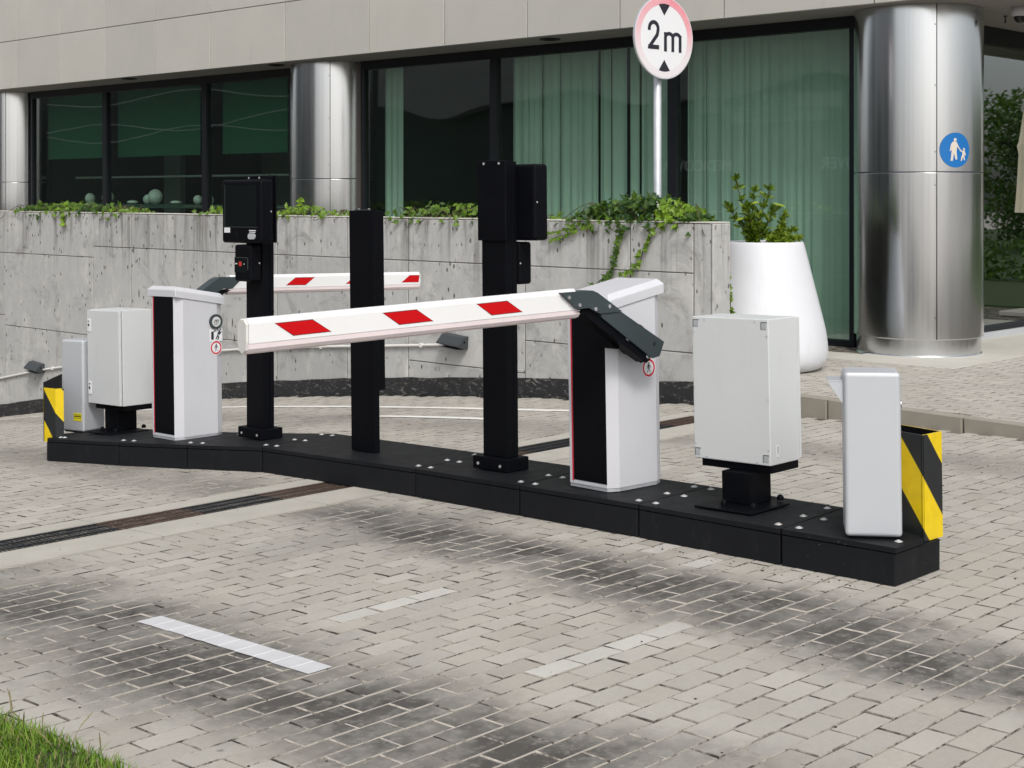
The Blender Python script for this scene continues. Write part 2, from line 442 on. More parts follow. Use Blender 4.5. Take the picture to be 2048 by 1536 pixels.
def thing(name, label, cat, loc, yaw=0., lean=0., group=None):
    o = bpy.data.objects.new(name, None); C.objects.link(o); o.empty_display_size = .2
    o.matrix_world = Matrix.Translation(loc) @ Matrix.Rotation(-math.atan(lean), 4, 'X') @ Matrix.Rotation(R(yaw), 4, 'Z')
    return tag(o, label, cat, group)
def stroke(mb, pts, wd, y, t=.002, closed=False, **k):
    """thick polyline as a thin raised print in an xz plane at y"""
    P = [Vector(p) for p in pts]; L = []; Q = []
    for i, p in enumerate(P):
        a = P[max(0, i - 1)]; b = P[min(len(P) - 1, i + 1)]
        d1 = (p - a).normalized() if i > 0 else (b - p).normalized()
        d2 = (b - p).normalized() if i < len(P) - 1 else d1
        n1 = Vector((-d1.y, d1.x)); n2 = Vector((-d2.y, d2.x)); nn = (n1 + n2)
        nn = nn / max(.4, nn.length_squared / 2) if nn.length > .1 else n1
        L.append(p + nn * wd / 2); Q.append(p - nn * wd / 2)
    for i in range(len(P) - 1):
        mb.xz([tuple(L[i]), tuple(L[i + 1]), tuple(Q[i + 1]), tuple(Q[i])], y, y - t, **k)
def arc(cx, cz, rx, rz, a0, a1, n=10):
    return [(cx + rx * math.cos(R(a0 + (a1 - a0) * i / n)), cz + rz * math.sin(R(a0 + (a1 - a0) * i / n))) for i in range(n + 1)]

# ================================================================ GROUND
# joint sand bed under the pavers follows the lane
bed = MB(); xs = [-3 + i * .7 for i in range(19)]; ys = [-3, 0, 1.5] + [1.5 + .5 * i for i in range(1, 41)]
xs[-1] = 9.66
for x0, x1 in zip(xs, xs[1:]):
    for y0, y1 in zip(ys, ys[1:]):
        if y0 >= 6.0 and y1 <= 6.9: pass
        bed.add([(x0, y0, G(y0) - .009), (x1, y0, G(y0) - .009), (x1, y1, G(y1) - .009), (x0, y1, G(y1) - .009)], [(0, 1, 2, 3)])
pavement = obj('pavement', bed, M['bed'], fix=False); tag(pavement, kind='structure')
far = MB(); yy = [-90, -3, 1.5] + [1.5 + 1.5 * i for i in range(1, 14)] + [60, 140]
for x0, x1 in ((-90, -3), (-3, 9.5), (9.5, 120)):
    for y0, y1 in zip(yy, yy[1:]):
        far.add([(x0, y0, G(y0) - .06), (x1, y0, G(y0) - .06), (x1, y1, G(y1) - .06), (x0, y1, G(y1) - .06)], [(0, 1, 2, 3)])
tag(obj('road', far, M['roadpave'], fix=False), kind='structure')

def cam_px(x, y, z):
    c, s = math.cos(R(43.4)), math.sin(R(43.4)); d = x * c + y * s; r = x * s - y * c
    return 512 + 1490 * r / d, 194 - 1490 * (z - 1.52) / d, d
def paver_vf(L, W, dz=(0, 0, 0, 0), ch=.0034, base=-.03):
    a, b = L / 2, W / 2
    t = [(-a + ch, -b + ch), (a - ch, -b + ch), (a - ch, b - ch), (-a + ch, b - ch)]
    m = [(-a, -b), (a, -b), (a, b), (-a, b)]
    vs = [(*p, dz[i]) for i, p in enumerate(t)] + [(*p, dz[i] - .003) for i, p in enumerate(m)] + [(*p, base) for p in m]
    fs = [(0, 1, 2, 3)] + [(4 + i, 4 + (i + 1) % 4, (i + 1) % 4, i) for i in range(4)] + [(8 + i, 8 + (i + 1) % 4, 4 + (i + 1) % 4, 4 + i) for i in range(4)]
    return vs, fs
PL, PW = .1965, .0965
rng = random.Random(3)
def in_island(x, y):
    pts = [(3.1, 5.24), (4.22, 5.293), (5.0, 5.338), (5.82, 5.405), (7.31, 5.525), (7.9, 5.385), (8.505, 5.275), (9.2, 5.22)]
    for (ya, xa), (yb, xb) in zip(pts, pts[1:]):
        if ya <= y <= yb: return xa + (xb - xa) * (y - ya) / (yb - ya) + .16 < x < 5.62
    return False
cands = []
for k in range(-30, 170):
    yc = 3.811 + .1 * k
    if 5.83 < yc < 6.84: continue
    off = (.1 if k % 2 else 0) + rng.uniform(-.014, .014)
    n0 = int((.6 - off) / .2)
    x = n0 * .2 + off
    while x < 9.62:
        xj = rng.uniform(-.002, .002); yj = rng.uniform(-.0012, .0012)
        kx = 9.06 + .127 * (yc - 4.14)
        ok = x + .1 < (kx + .12 if yc < 6.94 else 9.7)
        u, v, d = cam_px(x, yc, G(yc))
        if ok and d > 2 and -40 < u < 1064 and v < 810 and not in_island(x, yc):
            vis = 0 < u < 1024 and v < 768 and not (4.9 < x < 6.2 and yc > 2.7)
            cands.append((x + xj, yc + yj, 0., vis, v / d if vis else 0, k))
        x += .2
# header course set across, along the drain
xh = .8
while xh < 9.0:
    for yc in (5.93,):
        u, v, d = cam_px(xh, yc, G(yc))
        if -40 < u < 1064 and not in_island(xh, yc): cands.append((xh, yc, 90., False, 0, 999))
    xh += .1
cands.sort(key=lambda c: -c[4])
variants = []
for i in range(6):
    q = MB(); q.add(*paver_vf(PL, PW, [rng.uniform(-.0012, .0012) for _ in range(4)]))
    q.mi = [0, 2, 3, 2, 3, 2, 3, 2, 3]
    variants.append((mesh_of('paver', q, [M['paver'], M['paver_white'], M['jlong'], M['jend']]), mesh_of('paver', q, [M['paver_white'], M['paver'], M['jlong'], M['jend']])))
WHITE = lambda x, y, k: (abs(y - 4.211) < .03 and 3.50 < x < 4.1) or (abs(y - 3.211) < .03 and 3.5 < x < 4.3) or \
    (3.70 < y < 4.35 and 4.8 < x < 5.2 and mnoise.noise((x * 9, y * 9, 3)) > .12)
rest = MB(); cnt = 0
for x, y, yaw, vis, key, k in cands:
    s = -.01 * max(0, y - 1.5)
    z = G(y) + rng.uniform(-.001, .001)
    if cnt < 299 and vis:
        me = rng.choice(variants)[1 if WHITE(x, y, k) else 0]
        o = bpy.data.objects.new('paver', me); C.objects.link(o); o.parent = pavement
        o.location = (x, y, z); o.rotation_euler = (math.atan(s), rng.uniform(-.004, .004), rng.uniform(-.006, .006)); cnt += 1
        continue
    vs, fs = paver_vf(PL, PW, [rng.uniform(-.0012, .0012) for _ in range(4)])
    ca, sa = math.cos(R(yaw) + rng.uniform(-.006, .006)), math.sin(R(yaw))
    if yaw: ca, sa = 0., 1.
    vs = [(x + a * ca - b * sa, y + a * sa + b * ca, z + c + s * (a * sa + b * ca)) for a, b, c in vs]
    tone = rng.uniform(.02, 1)
    rest.add(vs, fs, tone=tone)
    rest.mi[-9:] = [1 if WHITE(x, y, k) else 0, 2, 3, 2, 3, 2, 3, 2, 3]
pf = obj('paver_field', rest, [M['paver_stuff'], M['paver_white'], M['jlong'], M['jend']], pavement, fix=False); tag(pf, kind='stuff')

def sheet(mb, pts_l, pts_r, h):
    for i in range(len(pts_l) - 1):
        q = [pts_l[i], pts_l[i + 1], pts_r[i + 1], pts_r[i]]
        mb.add([(x, y, G(y) + h) for x, y in q], [(0, 1, 2, 3)])
# the short white bar, painted course by course
bar = MB()
for k in range(10):
    y0 = 3.763 + .1 * k + .002; y1 = y0 + .0955
    sheet(bar, [(3.03 + rng.uniform(-.003, .003), y0), (3.03 + rng.uniform(-.003, .003), y1)], [(3.132 + rng.uniform(-.003, .003), y0), (3.132, y1)], .0035)
for k in range(9):
    y0 = 3.863 + .1 * k - .0025
    sheet(bar, [(3.031, y0), (3.031, y0 + .005)], [(3.13, y0), (3.13, y0 + .005)], .0036)
    bar.mi[-1] = 1
obj('painted_bar', bar, [M['barpaint'], M['paint']], pavement, fix=False)
# the two curved lane lines on the far side
def curve_line(name, pts, wd):
    mb = MB(); Lp = []; Rp = []
    for i in range(len(pts)):
        a = Vector(pts[max(0, i - 1)]); b = Vector(pts[min(len(pts) - 1, i + 1)]); n = (b - a).normalized(); n = Vector((-n.y, n.x)) * wd / 2
        p = Vector(pts[i]); Lp.append(tuple(p + n)); Rp.append(tuple(p - n))
    sheet(mb, Lp, Rp, .004); obj(name, mb, M['wornpaint'], pavement, fix=False)
def interp(pts, n):
    out = []
    for i in range(n + 1):
        t = i / n * (len(pts) - 1); j = min(int(t), len(pts) - 2); f = t - j
        p = [pts[max(0, min(len(pts) - 1, j + d))] for d in (-1, 0, 1, 2)]
        out.append(tuple(.5 * (2 * p[1][a] + (p[2][a] - p[0][a]) * f + (2 * p[0][a] - 5 * p[1][a] + 4 * p[2][a] - p[3][a]) * f * f + (3 * p[1][a] - p[0][a] - 3 * p[2][a] + p[3][a]) * f ** 3) for a in range(len(pts[0]))))
    return out
curve_line('lane_line', interp([(8.93, 7.3), (8.87, 7.78), (8.80, 8.23), (8.64, 10.15), (8.54, 11.89), (8.25, 14.4), (7.5, 15.6), (6.6, 16.6)], 40), .11)
curve_line('lane_line', interp([(8.2, 7.75), (8.19, 8.04), (8.08, 9.03), (7.95, 9.3)], 12), .10)

# grit and litter lying on the paving
for nm, mt, n, sz in (('grit', 'debris', 260, (.002, .005)), ('leaf_litter', 'debrisdark', 260, (.002, .0055))):
    mb = MB()
    for i in range(n):
        x = rng.uniform(2.0, 8.8); y = rng.uniform(1.5, 8)
        if rng.random() < .55: y = rng.uniform(3, 7.2); x = 5.22 + .075 * max(0, y - 3.4) - rng.uniform(.01, .12)
        if 5.2 < x < 6.2 and y > 2.8: continue
        r = rng.uniform(*sz); mb.sphere((x, y, G(y) + r * .3), r, 6, 4, .5)
    tag(obj(nm, mb, M[mt], fix=False), kind='stuff')

# ---------------------------------------------------------------- slot drain
dr = thing('slot_drain', 'long slotted iron channel drain across the lane, some gratings rusty', 'drain', (2.4, 6.52, G(6.52)))
for y0, y1 in ((6.055, 6.372), (6.672, 6.835)):
    x = 2.0
    while x < 9.15:
        x1 = min(x + 1.0, 9.2)
        q = MB().prism([(x + .003, y0), (x1 - .003, y0), (x1 - .003, y1), (x + .003, y1)], lambda a, b: G(b) - .08, lambda a, b: G(b) + .001)
        obj('concrete_border', q, M['strip'], dr, .004, 1, True); x += 1.0
q = MB().prism([(2, 6.372), (9.25, 6.372), (9.25, 6.672), (2, 6.672)], lambda a, b: G(b) - .09, lambda a, b: G(b) - .05)
obj('channel', q, M['sump'], dr, world=True)
def grate_mesh(name, mat):
    g = MB(); L, W = .497, .296
    for yb in (-W / 2, -W / 2 + .088, -W / 2 + .19, W / 2 - .018): g.box((-L / 2, yb, -.028), (L / 2, yb + .018, 0))
    for i in range(21):
        xx = -L / 2 + i * (L - .011) / 20; g.box((xx, -W / 2 + .001, -.026), (xx + .008, W / 2 - .001, -.003))
    me = mesh_of(name, g, mat); fixn(me); return me
gi, gr = grate_mesh('grate', M['iron']), grate_mesh('grate', M['rust'])
for i in range(14):
    x = 2.25 + .5 * i
    o = bpy.data.objects.new('grate', gr if i in (0, 4, 6, 13, 9) else gi); C.objects.link(o); o.parent = dr
    o.location = Vector((x, 6.522, G(6.522) - .003)) - root_loc(dr); o.rotation_euler = (math.atan(-.05), 0, 0)
    if i in (4, 6): o['label'] = 'rust brown grating of the drain'

# ---------------------------------------------------------------- kerb and sidewalk
kx = lambda y: 9.10 + .127 * (y - 4.14)
SZ = .045
joints = [6.9, 5.69, 4.58, 3.47, 2.36, 1.25, .14, -1, -2.1]
kerb = obj('kerb', MB().prism([(kx(-2.2) + .03, -2.2), (kx(6.9) + .03, 6.9), (kx(6.9) + .11, 6.9), (kx(-2.2) + .11, -2.2)], -.3, SZ - .02), M['bed']); tag(kerb, kind='structure')
for a, b in zip(joints, joints[1:]):
    a2, b2 = a - .004, b + .004
    q = MB().prism([(kx(b2), b2), (kx(b2) + .14, b2), (kx(a2) + .14, a2), (kx(a2), a2)], lambda x, y: G(y) - .1, lambda x, y: SZ + rng.uniform(-.001, .001))
    obj('kerb_stone', q, M['kerb'], kerb, .012, 2)
sw = MB().prism([(kx(-12) + .14, -12), (40, -12), (40, 7.0), (12.76, 7.0), (12.76, 24), (9.88, 24), (9.88, 6.95), (kx(6.95) + .14, 6.95)], -.35, SZ - .006)
side = obj('sidewalk', sw, M['bed']); tag(side, kind='structure')
f = MB()
for k in range(0, 110):
    x = 9.3 + .1 * k; off = (k % 2) * .1 + rng.uniform(-.012, .012); y = -1.5 + off
    while y < 7.3:
        inapron = x > 11.78 and y > 6.05
        u, v, d = cam_px(x, y, SZ)
        if x - .05 > kx(y) + .08 and -30 < u < 1060 and not inapron and not (y > 6.85 and x < 10.0):
            vs, fs = paver_vf(PW, PL, [rng.uniform(-.0012, .0012) for _ in range(4)])
            f.add([(x + a, y + b, SZ + c) for a, b, c in vs], fs, tone=rng.uniform(.02, 1)); f.mi[-9:] = [0, 2, 1, 2, 1, 2, 1, 2, 1]
        y += .2
tag(obj('paver_field', f, [M['paver_stuff'], M['jlong'], M['jend']], side, fix=False), kind='stuff')
for (x0, x1, y0, y1) in ((11.68, 12.18, 7.1, 8.3), (11.68, 12.66, 5.93, 7.09), (12.67, 13.9, 5.93, 6.98), (13.91, 15.2, 5.93, 6.98), (15.21, 16.6, 5.93, 6.98)):
    obj('granite_slab', MB().box((x0, y0, -.1), (x1 - .004, y1 - .004, SZ + .002)), M['granite'], side, .003, 1)

# ================================================================ RETAINING WALL
wall = thing('retaining_wall', 'stained grey cast concrete retaining wall along the garage ramp', 'wall', (9.8, 12.5, G(12.5)))
obj('core', MB().box((9.662, 6.962, -2.2), (9.88, 23, 1.274)), simple('joint_mortar', (.20, .196, .19), .9, 0, .3, 8), wall, world=True)
obj('end_face', MB().box((9.655, 6.94, -.4), (9.89, 6.961, 1.284)), M['wallc'], wall, .006, 1, True)
obj('top_strip', MB().box((9.652, 6.94, 1.2865), (9.885, 23, 1.298)), simple('wall_cap', (.50, .48, .44), .8, 0, .12, 5, .3, 60), wall, .003, 1, True)
vj = [6.962, 7.13, 7.78, 8.97, 10.49, 11.39, 12.52, 13.87, 15.29, 16.12, 18.3, 20.6, 23]
for i, (a, b) in enumerate(zip(vj, vj[1:])):
    zs = .885 if b < 16.2 else .75
    zm = zs - .62 - .02 * i
    if i == 0: rows = [(-.4, 1.284)]
    else: rows = [(zs, 1.284), (zm if i % 3 else zs - .95, zs), (-2.2, zm if i % 3 else zs - .95)]
    for j, (z0, z1) in enumerate(rows):
        pr = 9.65 + rng.uniform(-.003, .004) + (.006 if i == 0 else 0)
        zt = .004 if j else .0
        obj('wall_panel', MB().box((pr, a + .005, z0 + .004), (9.661, b - .005, z1 - .004)), M['wallc'], wall, .004, 1, True)
bt = MB(); yy = [6.95 + .25 * i for i in range(64)]
for a, b in zip(yy, yy[1:]):
    j = lambda y: .172 + .012 * mnoise.noise((y * 3, 0, 0))
    bt.loft([[(9.641, a, G(a) - .05), (9.655, a, G(a) - .05), (9.655, a, G(a) + j(a)), (9.641, a, G(a) + j(a))],
             [(9.641, b, G(b) - .05), (9.655, b, G(b) - .05), (9.655, b, G(b) + j(b)), (9.641, b, G(b) + j(b))]], cap=False)
obj('bitumen_band', bt, M['bitumen'], wall, world=True)
# planter bed behind the wall
tag(obj('planter_soil', MB().box((9.885, 7.7, .6), (10.5, 23, 1.22)), M['soil']), kind='structure')

# conduit and wall lamps
cp = thing('conduit', 'thin white conduit pipe sloping along the concrete wall', 'pipe', (9.63, 12, 0))
path = interp([(9.634, 18.6, -.95), (9.634, 17.67, -.775), (9.634, 16.9, -.648), (9.634, 15.2, -.42), (9.634, 13.45, -.185), (9.634, 11.94, -.04), (9.634, 10.8, .05), (9.634, 9.98, .118)], 30)
obj('pipe', MB().tube(path, .0135, 8), M['conduit'], cp, world=True, fix=False)
for yv in (17.1, 16.2, 14.9, 13.3, 11.9, 10.9, 10.3):
    p = min(path, key=lambda q: abs(q[1] - yv))
    obj('clip', MB().box((9.615, p[1] - .015, p[2] - .02), (9.6505, p[1] + .015, p[2] + .02)), M['conduit'], cp, .003, 1, True)
def wall_lamp(y, z, label):
    t = thing('wall_lamp', label, 'wall lamp', (9.645, y, z), 0, -.08, 'grey wedge lamps on the concrete wall')
    obj('housing', MB().xz([(0, .072), (-.06, .06), (-.125, -.01), (-.125, -.025), (0, -.05)], -.145, .145), M['lamp'], t, .006, 2)
    obj('lens', MB().box((-.115, -.12, -.054), (-.02, .12, -.048)), M['lens'], t)
    obj('end_screw', MB().disc((-.05, -.145, .02), .010, 'y', 10, .004), M['black'], t)
wall_lamp(9.82, .155, 'grey wedge lamp on the wall between two black posts, under the red striped boom')
wall_lamp(17.42, -.69, 'grey wedge lamp at the far left end of the white conduit')

# ================================================================ BUILDING
bld = thing('office_building', 'office building with beige stone fascia, steel columns and green glazing', 'building', (14, 14, 0))
fj = [4.25, 5.55, 6.86, 8.50, 9.81, 11.12, 12.43, 13.75, 15.39, 17.05, 18.38, 19.71, 21.03, 22.37, 23.7, 25.0, 26.4]
fj[0] = 5.55; fj = fj[1:]
for a, b in zip(fj, fj[1:]):
    for z0, z1 in ((3.238, 4.000), (4.010, 4.72)):
        obj('facade_panel', MB().box((12.0, a + .007, z0), (12.06, b - .007, z1)), M['fascia'], bld, .003, 1, True)
x = 12.068
while x < 24:
    for z0, z1 in ((3.238, 4.000), (4.010, 4.72)): obj('facade_panel', MB().box((x + .004, 5.55, z0), (x + 1.316, 5.61, z1)), M['fascia'], bld, .003, 1, True)
    x += 1.32
obj('facade_backing', MB().box((12.07, 5.62, 3.25), (12.2, 26.4, 4.715)).box((12.2, 5.62, 3.25), (24, 5.75, 4.715)), M['frame'], bld, world=True)
obj('soffit', MB().box((12.062, 5.612, 3.240), (13.2, 26.4, 3.249)).box((13.2, 5.612, 3.240), (24, 7.2, 3.249)), M['soffit'], bld, world=True)
obj('upper_window_band', MB().box((12.15, 5.7, 4.72), (24, 26.4, 6.3)), M['frame'], bld, world=True)
obj('upper_wall', MB().box((12.0, 5.55, 6.3), (24, 26.4, 9.5)), M['fascia'], bld, world=True)
for x, y in ((12.20, 19.38), (12.29, 11.04), (12.25, 7.9 + 8)):
    obj('downlight', MB().lathe([(.115, 0), (.115, -.012), (.085, -.014), (.08, .0), (.0001, -.004)], (x, y, 3.2395), 24), M['frame'], bld, world=True)
# columns
def column(y):
    c = (12.8, y, 0)
    o = obj('column', MB().lathe([(.555, SZ - .02), (.555, .21), (.572, .212), (.572, 3.24)], c, 48), M['frame'], bld, world=True)
    for z0, z1 in ((.206, 1.714), (1.722, 3.2385)):
        for a0, a1 in ((224.5, 403.5), (44.3, 223.7)):
            obj('shaft_panel', MB().lathe([(.574, z0), (.588, z0), (.59, z0 + .002), (.59, z0 + .004), (.59, z0 + .03), (.59, z1 - .03), (.59, z1 - .004), (.59, z1 - .002), (.588, z1), (.574, z1)], c, 40, a0, a1), M['steel'], o)
    obj('plinth', MB().lathe([(.575, SZ - .02), (.575, .055), (.566, .056), (.566, .058), (.566, .07), (.566, .19), (.566, .198), (.566, .2), (.573, .206)], c, 64), M['steel'], o)
    for z in (.4, 1.6, 1.9, 2.5, 3.05):
        a = R(222.6)
        obj('rivet', MB().sphere((12.8 + .59 * math.cos(a), y + .59 * math.sin(a), z), .006, 8, 6), M['lamp'], o)
for y in (6.85, 15.35, 23.85): column(y)
# glazing of the long front
def window(a, b, nm='window'):
    z0, z1 = .10, 3.128
    fr = MB()
    fr.box((12.70, a, SZ - .02), (12.80, b, z0)).box((12.695, a, z1), (12.80, b, 3.239)).box((12.70, a, z0), (12.80, a + .055, z1)).box((12.70, b - .055, z0), (12.80, b, z1))
    o = obj('window', fr, M['frame'], bld, world=True)
    obj('pane', MB().add([(12.74, a + .055, z0), (12.74, b - .055, z0), (12.74, b - .055, z1), (12.74, a + .055, z1)], [(0, 3, 2, 1)]), M['glass'], o)
for a, b in ((7.47, 9.67), (9.671, 12.32), (12.321, 14.70), (16.15, 18.19), (18.191, 20.89), (20.891, 23.2)): window(a, b)
obj('jamb_plate', MB().box((12.69, 14.701, SZ), (12.78, 14.78, 3.238)), simple('bronze_jamb', (.05, .04, .035), .5), bld, world=True)
# glazing of the short side
xg = [13.36, 17.2, 20.0, 23.9]
for a, b in zip(xg, xg[1:]):
    fr = MB().box((a, 6.93, .11), (b, 7.03, .16)).box((a, 6.94, 3.06), (b, 7.03, 3.239)).box((a, 6.94, .16), (a + .05, 7.03, 3.06)).box((b - .05, 6.94, .16), (b - .001, 7.03, 3.06))
    o = obj('window', fr, M['frame'], bld, world=True)
    obj('pane', MB().add([(a + .05, 6.985, .16), (b - .05, 6.985, .16), (b - .05, 6.985, 3.06), (a + .05, 6.985, 3.06)], [(0, 1, 2, 3)]), M['glassb'], o)
    obj('sill', MB().box((a, 6.90, SZ - .01), (b - .001, 7.0, .11)), M['silver'], o)
# dome camera under the soffit
dc = thing('dome_camera', 'white dome security camera under the soffit right of the big steel column', 'security camera', (13.18, 6.02, 3.239))
obj('housing', MB().lathe([(.001, 0), (.085, 0), (.085, -.07), (.07, -.085), (.001, -.085)], (0, 0, 0), 24), M['white'], dc)
obj('dome', MB().lathe([(.066, -.086), (.058, -.115), (.035, -.138), (.001, -.146)], (0, 0, 0), 20), M['blackgloss'], dc)
sp = thing('sprinkler', 'small dark sprinkler tip under the soffit beside the dome camera', 'sprinkler', (13.72, 6.42, 3.239))
obj('tip', MB().lathe([(.02, 0), (.02, -.01), (.008, -.015), (.008, -.06), (.016, -.065), (.001, -.07)], (0, 0, 0), 10), M['lamp'], sp)
# interior
def struct(nm, mb, m): return tag(obj(nm, mb, m), kind='structure')
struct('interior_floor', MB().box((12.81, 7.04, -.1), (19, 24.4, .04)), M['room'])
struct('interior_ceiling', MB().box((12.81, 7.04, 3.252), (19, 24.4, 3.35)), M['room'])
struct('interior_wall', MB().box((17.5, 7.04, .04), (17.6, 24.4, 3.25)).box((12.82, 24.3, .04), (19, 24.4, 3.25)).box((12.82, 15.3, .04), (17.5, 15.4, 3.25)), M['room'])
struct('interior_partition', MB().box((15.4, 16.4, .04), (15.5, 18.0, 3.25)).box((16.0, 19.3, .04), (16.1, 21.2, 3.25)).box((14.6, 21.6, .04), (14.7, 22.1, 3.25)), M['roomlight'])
def curtain(a, b, label, gaps=(), seed=0):
    t = thing('curtain', label, 'curtain', (13.02, (a + b) / 2, .06))
    r2 = random.Random(seed); y = a
    while y < b - .02:
        wd = r2.uniform(.10, .17) if not gaps else r2.uniform(.12, .22)
        y1 = min(y + wd, b); mb = MB(); n = 8; top = []; ph = r2.uniform(0, 6)
        for i in range(n + 1):
            yy_ = y + (y1 - y) * i / n; xx = 13.02 + (.022 if gaps else .011) * math.sin(i / n * math.pi * 2 + ph) + r2.uniform(-.002, .002); top.append((xx, yy_))
        tn = r2.uniform(.1, 1)
        for i in range(n):
            mb.add([(*top[i], .06), (*top[i + 1], .06), (*top[i + 1], 3.2), (*top[i], 3.2)], [(0, 1, 2, 3)], smooth=True)
        obj('curtain_fold', mb, M['curtain'], t, world=True, fix=False)
        y = y1 + (r2.choice(gaps) if gaps else -.004)
curtain(7.42, 9.69, 'pale curtain drawn fully shut behind the glass left of the big steel column', (), 1)
curtain(9.93, 10.98, 'pale curtain with dark open slits behind the sign pole', (.012, .03, .045, .02), 5)
curtain(10.985, 12.30, 'smooth pale curtain behind the glass right of the tall black post', (), 3)
curtain(14.25, 14.60, 'narrow gathered curtain at the edge beside the middle steel column', (), 4)
for i, (a, b, l) in enumerate(((16.62, 18.15, 'green roller blind half down beside the middle steel column'), (18.72, 20.98, 'green roller blind in the middle of the left window'), (21.45, 23.15, 'green roller blind at the far left end of the glazing'))):
    t = thing('roller_blind', l, 'roller blind', (13.0, (a + b) / 2, 2.13))
    obj('cloth', MB().box((13.0, a, 2.13), (13.006, b, 3.2)), M['blind'], t, world=True)
    obj('bottom_bar', MB().box((12.994, a, 2.105), (13.012, b, 2.129)), M['blind'], t, .004, 2, True)
t = thing('window_ledge', 'low dark ledge and rail behind the left window', 'ledge', (13.2, 19.6, .04))
obj('ledge', MB().box((12.85, 16.0, 1.30), (13.5, 23.2, 1.36)), M['room'], t, .004, 1, True)
obj('rail', MB().tube([(13.55, 16.2, 1.80), (13.55, 23.2, 1.80)], .018, 8), M['conduit'], t, world=True, fix=False)
balls = [(19.99, .115, 'large white ball ornament on the ledge inside the left window'), (20.2, .075, 'smaller white ball ornament close beside the large ball'), (18.85, .07, 'pale ball ornament near the right mullion of the left window'), (18.55, .07, 'pale ball ornament against the mullion, rightmost on the ledge'), (21.35, .10, 'pale ball ornament left of the left mullion'), (21.9, .085, 'pale ball ornament farthest left on the ledge')]
for y, r, l in balls:
    q = MB().sphere((0, 0, r), r, 16, 10, 1.05); o = obj('ball_ornament', q, M['ball']); o.location = (13.05, y, 1.36); tag(o, l, 'ornament', 'white balls on the window ledge')
for y, l in ((20.55, 'flat white stone at the left of the row on the ledge'), (19.35, 'flat white stone between the big ball and the small balls')):
    o = obj('white_stone', MB().sphere((0, 0, .03), .09, 12, 8, .35), M['ball']); o.location = (13.0, y, 1.36); tag(o, l, 'stone', 'white stones on the window ledge')

# pedestrian sign wrapped on the big column
ps = thing('pedestrian_sign', 'round blue sign of adult and child on the steel column', 'sign', (12.8, 6.85, 1.917))
def wrap(poly, r, z0=0.):
    return [(r * math.cos(R(241.8) + a / .59), r * math.sin(R(241.8) + a / .59), b) for a, b in poly]
def wrapped(poly, r, mb):
    n = len(poly); cx = sum(p[0] for p in poly) / n; cz = sum(p[1] for p in poly) / n
    o = wrap(poly + [(cx, cz)], r); i_ = wrap(poly, .5905)
    mb.add(o + i_, [(i, (i + 1) % n, n) for i in range(n)] + [(i, n + 1 + i, n + 1 + (i + 1) % n, (i + 1) % n) for i in range(n)])
def ringfan(rad, r, mb):
    rings = [[(rad * q / 6 * math.cos(2 * math.pi * i / 40), rad * q / 6 * math.sin(2 * math.pi * i / 40)) for i in range(40)] for q in range(1, 7)]
    pts = [(0, 0)] + [p for rr in rings for p in rr]; fs = [(0, 1 + i, 1 + (i + 1) % 40) for i in range(40)]
    for q in range(5):
        for i in range(40): fs.append((1 + q * 40 + i, 1 + (q + 1) * 40 + i, 1 + (q + 1) * 40 + (i + 1) % 40, 1 + q * 40 + (i + 1) % 40))
    mb.add(wrap(pts, r), fs)
q = MB(); ringfan(.158, .5935, q); obj('disc', q, M['blue'], ps)
q = MB(); K = .158 / 450.
def P2(pts): return [((x - 768) * K * 1.22, -(y - 770) * K) for x, y in pts]
def ell(cx, cy, rx, ry): return P2([(cx + rx * math.cos(2 * math.pi * i / 12), cy + ry * math.sin(2 * math.pi * i / 12)) for i in range(12)])
FIG = [ell(750, 505, 36, 44),
       P2([(690, 560), (735, 545), (790, 570), (800, 650), (780, 830), (665, 810), (668, 680), (640, 800), (620, 800), (650, 620)]),
       P2([(665, 800), (722, 820), (690, 1050), (640, 1050)]), P2([(712, 815), (782, 825), (800, 1010), (760, 1020)]),
       P2([(790, 575), (810, 640), (905, 790), (930, 800), (920, 818), (885, 810), (795, 670)])]
for p in FIG: wrapped(p, .5955, q)
obj('adult_figure', q, M['figure'], ps)
q = MB()
for p in [ell(975, 745, 26, 32), P2([(930, 790), (965, 775), (998, 790), (1005, 860), (985, 930), (920, 930), (930, 860)]),
          P2([(915, 925), (950, 930), (915, 1050), (885, 1050)]), P2([(945, 925), (985, 925), (1003, 1025), (975, 1030)]), P2([(995, 800), (1035, 900), (1015, 910), (985, 830)])]: wrapped(p, .5955, q)
obj('child_figure', q, M['figure'], ps)

# ================================================================ HEIGHT LIMIT SIGN
hsn = thing('height_limit_sign', 'round faded red and white 2 m height limit sign on a pole', 'sign', (9.97, 7.74, 1.2), -7)
obj('pole', MB().lathe([(.033, -.1), (.033, 2.0), (.0001, 2.003)], (0, 0, 0), 16), M['galv'], hsn)
SY, SZc = -.055, 1.632
d = obj('sign_plate', MB().disc((0, 0, 0), .348, 'y', 64, .018), M['galv'], hsn); d.location = (0.005, SY, SZc)
obj('white_face', MB().disc((0, -.0181, 0), .342, 'y', 64, .0012), M['signwhite'], d)
ring = MB(); n = 72
for i in range(n):
    a, b = 2 * math.pi * i / n, 2 * math.pi * (i + 1) / n
    ring.add([(r * math.cos(t_), -.0206, r * math.sin(t_)) for r, t_ in ((.278, a), (.338, a), (.338, b), (.278, b))], [(0, 1, 2, 3)])
obj('red_ring', ring, M['fadedred'], d)
tri = lambda s: [(-.066, s * .276), (-.033, s * .283), (0, s * .286), (.033, s * .283), (.066, s * .276), (0, s * .186)]
obj('arrow', MB().xz(tri(1), -.0193, -.0213), M['ink'], d); obj('arrow', MB().xz(tri(-1), -.0193, -.0213), M['ink'], d)
q = MB()
